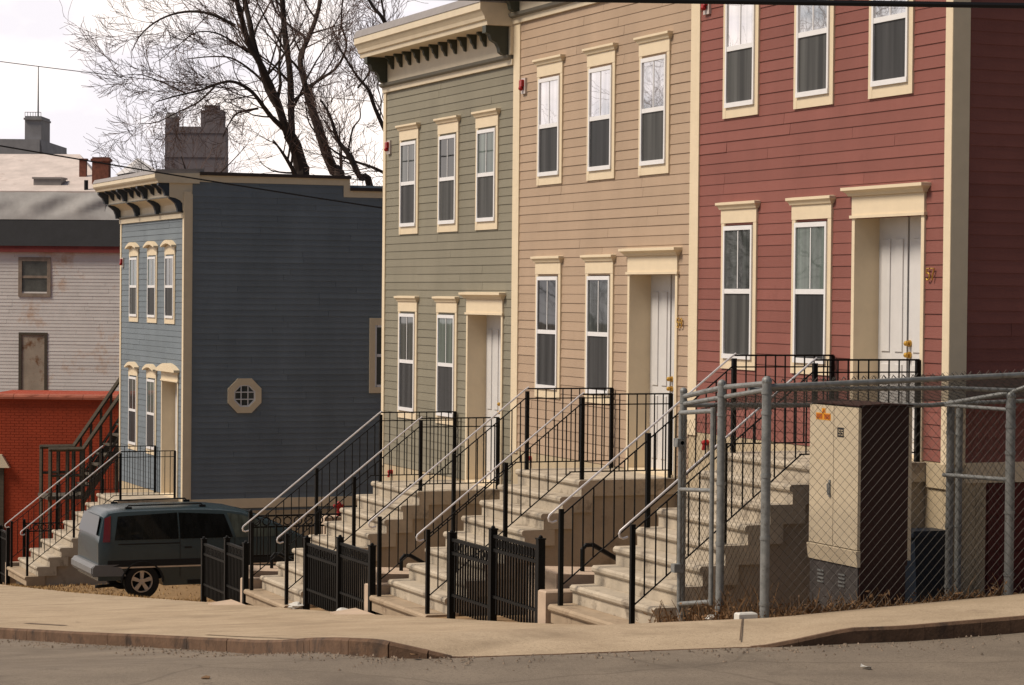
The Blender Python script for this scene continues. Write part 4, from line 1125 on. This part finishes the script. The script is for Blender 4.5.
def woodstair():
    S = 39.0
    h = thing('wooden_stair', 'weathered wooden outdoor stair with railings against the red brick wall', 'stair', (S+.6, .5, -6.6)); h.location.y -= .2
    def bar(a, b, w=.045, name='rail'):
        mb = MB(); mb.tube([a, b], w, 4); return mb.build(name, 'oldwood', h)
    for xx in (S, S+1.1):
        for y in (1.18, .76, .38): bar((xx, y, -7.0), (xx, y, -3.84), .05, 'post')
        bar((xx, 1.22, -3.86), (xx, .34, -3.86), .055); bar((xx, 1.2, -4.5), (xx, .36, -4.5), .035)
        bar((xx, .38, -3.86), (xx, -1.3, -1.45), .055)
        bar((xx, .13, -4.55), (xx, -1.3, -2.35), .035)
        for k in range(6): bar((xx, .2-k*.25, -4.9+k*.36), (xx, .2-k*.25, -3.62+k*.36), .035, 'baluster')
        bar((xx, -.1, -7.0), (xx, -.1, -4.6), .05, 'post'); bar((xx, -.7, -7.0), (xx, -.7, -3.7), .05, 'post')
        mb = MB(); mb.prism([(.42, -5.05), (.42, -5.30), (-1.4, -2.65), (-1.4, -2.4)], lambda y, z, t: (t, y, z), xx-.025, xx+.025); mb.build('stringer', 'oldwood', h)
    for k in range(10):
        mb = MB(); y = .36-k*.165; z = -5.0+k*.24; mb.box(S+.026, S+1.07, y-.13, y+.13, z-.02, z+.02); mb.build('tread', 'oldwood', h)
    mb = MB(); mb.box(S-.05, S+1.15, .36, 1.25, -5.08, -5.0)
    mb.build('platform', 'oldwood', h)
woodstair()

# ------------------------------------------------------------------ far skyline
h = thing('brick_tower', 'distant dark brick tower block with a notched top behind the tree', 'tower', (170, -36.5, -11)); h.rotation_euler.z = -.38; h.scale.y = .93
mb = MB(); mb.box(170, 172, -39.2, -34.1, -11.5, 12.9); mb.box(170.02, 171.5, -35.1, -34.12, 12.9, 13.6); mb.box(170, 171.6, -39.0, -37.1, 12.9, 14.2); mb.box(170.2, 171.2, -38.6, -37.4, 14.2, 14.6)
for k in range(7): mb.box(169.94, 170.05, -39.22, -34.08, 1+k*1.9, 1.15+k*1.9)
mb.build('wall', 'farbrick', h)
mb = MB(); mb.prism([(-35.12, 13.6), (-34.1, 13.6), (-34.25, 14.0), (-34.9, 14.0)], lambda y, z, t: (t, y, z), 170, 171.5); mb.build('roof', 'farpale', h)
h = thing('grey_building', 'distant grey slate-roofed building with a square chimney and a thin mast', 'building', (110, -12.2, -11)); h.rotation_euler.z = -.38; h.scale.y = .93
mb = MB(); mb.box(110, 118, -12.7, 3, -11.4, 7.9); mb.prism([(-12.7, 7.9), (-12.9, 7.0), (-12.9, -11), (-12.6, -11)], lambda y, z, t: (t, y, z), 110.1, 117); mb.build('wall', 'fargrey', h)
mb = MB(); mb.box(110.5, 113, -12.68, -11.75, 7.9, 9.15); mb.box(110.4, 113.1, -12.72, -11.70, 8.95, 9.05); c = mb.build('chimney', 'fargrey', h)
mb = MB()
for k in range(7): mb.tube([(110.5, -12.66+k*.15, 9.15), (110.5, -12.66+k*.15, 9.36)], .015, 4)
mb.box(110.49, 110.51, -12.67, -11.76, 9.33, 9.36); mb.build('guard_rail', 'galv', c)
mb = MB(); mb.tube([(111, -12.4, 9.1), (111, -12.4, 11.8)], [.05, .025], 6); mb.build('mast', 'galv', c)
h = thing('pale_dome', 'distant pale rounded roof between the grey chimney and the brick chimney', 'building', (123, -16, -11))
mb = MB(); mb.box(121, 125, -17.2, -14.9, -11.5, 7.4); mb.build('wall', 'fargrey', h)
mb = MB(); mb.ball((123, -16.0, 7.2), 1.0, 16, 8, (1.5, 1.15, .95)); mb.build('roof', 'farpale', h, smooth=True)
h = thing('spired_roof', 'distant small pointed grey roof just left of the brick tower', 'building', (122, -20.8, -11))
mb = MB(); mb.box(120.5, 124, -21.6, -20.0, -11.5, 6.9); mb.build('wall', 'fargrey', h)
mb = MB(); mb.add([(120.3,-21.7,6.8), (124.2,-21.7,6.8), (124.2,-19.9,6.8), (120.3,-19.9,6.8), (122.2,-20.8,7.75)], [(0,1,2,3), (0,1,4), (1,2,4), (2,3,4), (3,0,4)]); mb.build('roof', 'farpale', h)

# ------------------------------------------------------------------ bare trees
def rotv(v, ax, a): return Matrix.Rotation(a, 3, ax) @ v
def branch(mb, tw, p, d, L, r, lev, rnd, up=.25, minr=.006):
    n = 5
    pts = [p.copy()]; rad = [r]; q = p.copy(); dd = d.copy()
    for i in range(n):
        dd = (dd+Vector((rnd.gauss(0, .13), rnd.gauss(0, .13), rnd.gauss(0, .11)+up*.22))).normalized()
        q = q+dd*(L/n); pts.append(q.copy()); rad.append(max(minr, r*(1-.75*(i+1)/n)))
    (mb if r > .03 else tw).tube(pts, rad, 5 if r > .03 else 3, cap=False)
    if lev <= 0: return
    k = {3: 7, 2: 6, 1: 5}.get(lev, 4)
    for j in range(k):
        t = (j+.6+rnd.uniform(-.3, .3))/k; t = .2+.8*t; i = min(n-1, int(t*n)); f = t*n-i
        b = pts[i].lerp(pts[i+1], min(1, f)); tang = (pts[i+1]-pts[i]).normalized()
        ax = tang.orthogonal().normalized(); ax = rotv(ax, tang, rnd.uniform(0, 2*PI))
        nd = rotv(tang, ax, rnd.uniform(.35, .8))
        branch(mb, tw, b, nd, L*rnd.uniform(.42, .72), max(minr, rad[i]*rnd.uniform(.42, .6)), lev-1, rnd, up, minr)
def smoothline(pts, k=3):
    P = [Vector(p) for p in pts]; out = []
    for i in range(len(P)-1):
        p0 = P[max(i-1, 0)]; p1 = P[i]; p2 = P[i+1]; p3 = P[min(i+2, len(P)-1)]
        for j in range(k):
            t = j/k; out.append(.5*((2*p1)+(-p0+p2)*t+(2*p0-5*p1+4*p2-p3)*t*t+(-p0+3*p1-3*p2+p3)*t**3))
    return out+[P[-1]]
def tree(label, S, base_z, limbs, seed, twigs=1.0, depth=2):
    """limbs: list of (points (y, z), r0, r1, depth slope, children)"""
    rnd = random.Random(seed)
    b = limbs[0][0][0]
    h = thing('bare_tree', label, 'tree', (S, b[0], base_z), 'large leafless trees behind the houses')
    tb = MB(); mb = MB(); tw = MB()
    for idx, (pts, r0, r1, dx, kids, klen) in enumerate(limbs):
        n = len(pts)
        P3 = [(S+dx*i/(max(1, n-1))+ (rnd.gauss(0, .08) if i else 0), y, z) for i, (y, z) in enumerate(pts)]
        sp = smoothline(P3, 4)
        rr = [(r0+(r1-r0)*i/(len(sp)-1))*(.60 if idx else .68)*(.82 if S == 48 else 1) for i in range(len(sp))]
        rr = [r*(1+.06*rnd.uniform(-1, 1)) for r in rr]
        (tb if idx == 0 else mb).tube(sp, rr, 9, cap=False)
        kids = kids*.72; klen = klen*1.12
        for j in range(int(kids*twigs)):
            t = .12+.88*(j+rnd.random())/max(1, kids*twigs); i = min(len(sp)-2, int(t*(len(sp)-1)))
            tang = (sp[i+1]-sp[i]).normalized(); ax = rotv(tang.orthogonal().normalized(), tang, rnd.uniform(0, 2*PI))
            nd = rotv(tang, ax, rnd.uniform(.5, 1.05))
            branch(mb, tw, sp[i], nd, klen*rnd.uniform(.6, 1.35), rr[i]*rnd.uniform(.28, .5), depth, rnd, .25, .0055)
    tb.build('trunk', 'bark', h, smooth=True); mb.build('limbs', 'bark', h, smooth=True); tw.build('twigs', 'twig', h)
tree('large bare tree with dark spreading limbs above the blue roof', 44, -7, [
    ([(-6.95, -7.2), (-6.9, -2), (-6.87, 2.85), (-6.85, 3.33), (-6.64, 3.96), (-6.43, 4.27)], .34, .25, 0, 2, 1.5),
    ([(-6.43, 4.27), (-6.09, 5.13), (-5.8, 5.67), (-5.51, 6.13), (-5.18, 6.67), (-4.89, 7.28), (-4.69, 7.82), (-4.42, 8.6), (-4.1, 9.8)], .19, .09, -1.2, 15, 2.0),
    ([(-6.12, 5.05), (-5.95, 5.5), (-5.8, 5.91), (-5.59, 6.69), (-5.46, 7.31), (-5.38, 7.86), (-5.2, 8.8), (-5.1, 10)], .16, .10, .9, 14, 1.8),
    ([(-6.55, 4.1), (-6.57, 4.91), (-6.54, 5.94), (-6.45, 6.96), (-6.36, 7.91), (-6.3, 9.0), (-6.2, 10)], .17, .11, .5, 14, 1.8),
    ([(-6.35, 4.4), (-5.93, 4.72), (-5.6, 4.95), (-5.19, 5.33), (-4.7, 5.55), (-4.22, 5.49), (-3.66, 5.27), (-2.86, 5.05), (-2.31, 4.87)], .12, .025, -2, 26, 1.35),
    ([(-6.0, 5.2), (-5.76, 5.75), (-5.1, 6.27), (-4.62, 6.37), (-3.9, 6.3)], .07, .02, 1, 12, 1.2),
    ([(-5.6, 4.95), (-5.03, 4.81), (-4.71, 4.53), (-4.47, 4.12)], .06, .02, -.6, 8, 1.0),
    ([(-4.95, 7.15), (-4.28, 7.45), (-3.64, 7.49), (-3.01, 7.27), (-2.53, 6.86), (-2.3, 6.4)], .08, .018, .8, 18, 1.2),
    ([(-5.3, 6.45), (-4.7, 6.75), (-4.2, 6.9), (-3.6, 6.8), (-3.0, 6.3)], .055, .015, -1, 7, .9),
    ([(-4.4, 5.5), (-3.9, 5.05), (-3.3, 4.75), (-2.7, 4.45), (-2.2, 4.4)], .05, .012, -.6, 12, .9),
    ([(-3.6, 5.28), (-3.0, 5.55), (-2.4, 5.75), (-1.9, 5.7)], .04, .012, .5, 10, .9),
], 11)
tree('bare tree with a leaning trunk between the forked tree and the green house', 48, -7.5, [
    ([(-9.4, -7.7), (-9.3, -2), (-9.19, 3.05), (-9.05, 3.51), (-8.78, 4.06), (-8.51, 4.81), (-8.28, 5.48), (-8.14, 5.98)], .33, .2, 0, 8, 1.5),
    ([(-8.14, 5.98), (-8.05, 6.73), (-8.31, 7.34), (-8.57, 7.94), (-8.74, 8.62), (-8.9, 10)], .18, .1, .6, 14, 1.7),
    ([(-8.19, 5.9), (-8.58, 6.16), (-9.02, 6.52), (-9.2, 7.12), (-9.01, 7.79), (-9.1, 9)], .10, .04, -.8, 12, 1.4),
    ([(-8.05, 6.73), (-8.13, 7.33), (-7.87, 7.65), (-7.42, 8.13), (-7.2, 9)], .10, .04, .7, 10, 1.4),
    ([(-9.0, 3.6), (-8.75, 4.2), (-8.2, 4.75), (-7.95, 5.2), (-7.85, 5.9)], .07, .025, -1, 8, 1.2),
], 23)
tree('smaller bare tree with twisting limbs right behind the green house', 40, -6.8, [
    ([(-7.9, -7.0), (-7.6, 0), (-7.44, 2.72), (-7.12, 3.01), (-6.84, 3.53), (-6.6, 3.9), (-6.4, 4.34), (-6.24, 4.71), (-6.08, 4.93)], .17, .03, 0, 12, 1.0),
    ([(-8.3, 2.8), (-8.0, 3.03), (-7.52, 3.25), (-6.96, 3.46), (-6.48, 3.74), (-6.1, 4.2)], .09, .025, .5, 10, .9),
    ([(-8.1, 3.7), (-7.83, 4.16), (-7.5, 4.76), (-7.26, 5.2), (-7.02, 5.49), (-6.62, 6.0), (-6.38, 6.36)], .11, .03, -.5, 14, 1.1),
    ([(-6.84, 3.53), (-7.03, 4.21), (-7.27, 4.52), (-7.3, 4.9)], .05, .02, .4, 7, .8),
    ([(-8.0, 6.6), (-7.72, 7.1), (-7.48, 7.39), (-7.24, 7.83), (-7.1, 8.4)], .09, .05, 0, 10, 1.1),
    ([(-7.1, 5.27), (-7.42, 5.73), (-7.25, 6.18), (-7.35, 6.8)], .05, .02, .3, 8, .9),
    ([(-8.3, 4.9), (-7.9, 5.5), (-7.7, 6.2), (-7.9, 7.0), (-7.7, 7.9)], .08, .04, .3, 12, 1.0),
], 37)
tree('low thin brushy tree rising just above the blue roof', 62, -9, [
    ([(-8.6, -9), (-8.5, 1), (-8.45, 3.2), (-8.3, 3.9), (-8.1, 4.6)], .14, .02, 0, 16, 1.3),
    ([(-8.5, 2.6), (-7.6, 3.6), (-7.0, 4.2), (-6.5, 4.5)], .06, .015, .5, 10, 1.1),
    ([(-8.5, 2.6), (-9.2, 3.8), (-9.8, 4.5), (-10.2, 5.0)], .06, .015, -.5, 12, 1.1),
], 51)
# street trees on the far pavement: they only show as reflections in the upper windows
for (x, y, sd_) in ((47, 24, 61), (60, 27, 67), (74, 30, 71)):
    rnd = random.Random(sd_)
    z = zg(x, y)
    tree({61: 'bare street tree across the street, mirrored in the upper windows', 67: 'second bare street tree across the street, mirrored in the panes', 71: 'farthest bare street tree across the street, mirrored in the panes'}[sd_], x, z, [
        ([(y, z), (y+.2, z+3), (y, z+5)], .3, .22, 0, 2, 2),
        ([(y, z+5), (y-1.0, z+8), (y-2.4, z+11), (y-3, z+14)], .2, .05, 1.5, 24, 3.0),
        ([(y, z+5), (y+1.2, z+8), (y+2.0, z+12), (y+2.6, z+15)], .2, .05, -1.5, 24, 3.0),
        ([(y, z+4.6), (y+.2, z+8.5), (y-.3, z+13), (y, z+16)], .2, .05, -3, 24, 3.0)], sd_, 1.0, 2)

# ------------------------------------------------------------------ overhead wires
def wire(label, a, b, sag, r):
    a, b = Vector(a), Vector(b); pts = []
    for i in range(25):
        t = i/24; p = a.lerp(b, t); p.z -= sag*4*t*(1-t); pts.append(p)
    mb = MB(); mb.tube(pts, r, 6); tag(mb.build('overhead_wire', 'cable', base=pts[12], smooth=True), label, 'wire', 'overhead wires')
wire('thin upper wire crossing the sky at the left into the bare tree', (50, 14, 8.05), (50, -12, 5.70), .35, .012)
wire('lower wire running from the old house roof across the blue side wall', (27.5, 18, 5.0), (26.5, -14, .55), .35, .016)
wire('thick black cable crossing the top right corner near the camera', (-9, 16, 1.262), (-9, -4, 2.034), .0, .018)

# ------------------------------------------------------------------ light, sky, camera
SUN_EL, SUN_AZ = R(50), R(5)       # azimuth measured from +Y towards +X
sd = Vector((math.sin(SUN_AZ)*math.cos(SUN_EL), math.cos(SUN_AZ)*math.cos(SUN_EL), math.sin(SUN_EL)))
l = bpy.data.lights.new('sun', 'SUN'); l.energy = 3.4; l.angle = R(18); l.color = (1, .88, .73)
so = bpy.data.objects.new('sun', l); C.objects.link(so); so.rotation_euler = sd.to_track_quat('Z', 'Y').to_euler(); so.location = (0, 40, 40)
w = bpy.data.worlds.new('World'); bpy.context.scene.world = w; w.use_nodes = True
nt = w.node_tree; N = nt.nodes; L = nt.links; N.clear()
out = N.new('ShaderNodeOutputWorld'); bg = N.new('ShaderNodeBackground'); bg.inputs[1].default_value = .05
sky = N.new('ShaderNodeTexSky'); sky.sky_type = 'NISHITA'; sky.sun_disc = False; sky.sun_elevation = SUN_EL; sky.sun_rotation = SUN_AZ
sky.air_density = .9; sky.dust_density = .6
tc = N.new('ShaderNodeTexCoord'); mp = N.new('ShaderNodeMapping'); mp.inputs['Scale'].default_value = (1, 1, 2.2)
n1 = N.new('ShaderNodeTexNoise'); n1.inputs['Scale'].default_value = 6.5; n1.inputs['Detail'].default_value = 7; n1.inputs['Roughness'].default_value = .55
L.new(tc.outputs['Generated'], mp.inputs[0]); L.new(mp.outputs[0], n1.inputs['Vector'])
sep = N.new('ShaderNodeSeparateXYZ'); L.new(tc.outputs['Generated'], sep.inputs[0])
# a bank of bright cloud ahead (down the street) that thins out overhead and behind
m1 = N.new('ShaderNodeMath'); m1.operation = 'MULTIPLY_ADD'; m1.inputs[1].default_value = .42; m1.inputs[2].default_value = 0
L.new(sep.outputs['X'], m1.inputs[0])
m2 = N.new('ShaderNodeMath'); m2.operation = 'ADD'; L.new(n1.outputs[0], m2.inputs[0]); L.new(m1.outputs[0], m2.inputs[1])
cr = N.new('ShaderNodeMapRange'); cr.interpolation_type = 'SMOOTHSTEP'; cr.inputs[1].default_value = .64; cr.inputs[2].default_value = .82; L.new(m2.outputs[0], cr.inputs[0])
n2 = N.new('ShaderNodeTexNoise'); n2.inputs['Scale'].default_value = 11; n2.inputs['Detail'].default_value = 6
L.new(mp.outputs[0], n2.inputs['Vector'])
rc = N.new('ShaderNodeValToRGB'); rc.color_ramp.elements[0].position = .36; rc.color_ramp.elements[1].position = .54
rc.color_ramp.elements[0].color = (17.2, 16.4, 17.2, 1); rc.color_ramp.elements[1].color = (23, 20.8, 19.4, 1)
L.new(n2.outputs[0], rc.inputs[0])
mx = N.new('ShaderNodeMix'); mx.data_type = 'RGBA'; L.new(cr.outputs[0], mx.inputs[0]); hs = N.new('ShaderNodeHueSaturation'); hs.inputs['Saturation'].default_value = .75; L.new(sky.outputs[0], hs.inputs['Color']); L.new(hs.outputs[0], mx.inputs[6]); L.new(rc.outputs[0], mx.inputs[7])
L.new(mx.outputs[2], bg.inputs[0]); L.new(bg.outputs[0], out.inputs[0])

f, th, p, r = 2500, .381101, .019312, .009081
F = Vector((math.cos(p)*math.cos(th), -math.cos(p)*math.sin(th), -math.sin(p)))
U0 = Vector((math.sin(p)*math.cos(th), -math.sin(p)*math.sin(th), math.cos(p)))
R0 = Vector((-math.sin(th), -math.cos(th), 0))
Rr = R0*math.cos(r)+U0*math.sin(r); Uu = -R0*math.sin(r)+U0*math.cos(r)
cam = bpy.data.cameras.new('camera'); co = bpy.data.objects.new('camera', cam); C.objects.link(co)
mw = Matrix(((Rr.x, Uu.x, -F.x, -21.286), (Rr.y, Uu.y, -F.y, 13.119), (Rr.z, Uu.z, -F.z, 0), (0, 0, 0, 1)))
co.matrix_world = mw
cam.sensor_width = 36; cam.lens = f/1024*36; cam.clip_start = .5; cam.clip_end = 3000
sc = bpy.context.scene; sc.camera = co
sc.view_settings.view_transform = 'Standard'; sc.view_settings.look = 'None'; sc.view_settings.exposure = .2; sc.view_settings.gamma = 1
sc.view_settings.use_curve_mapping = False
sc.render.resolution_x = 1024; sc.render.resolution_y = 685
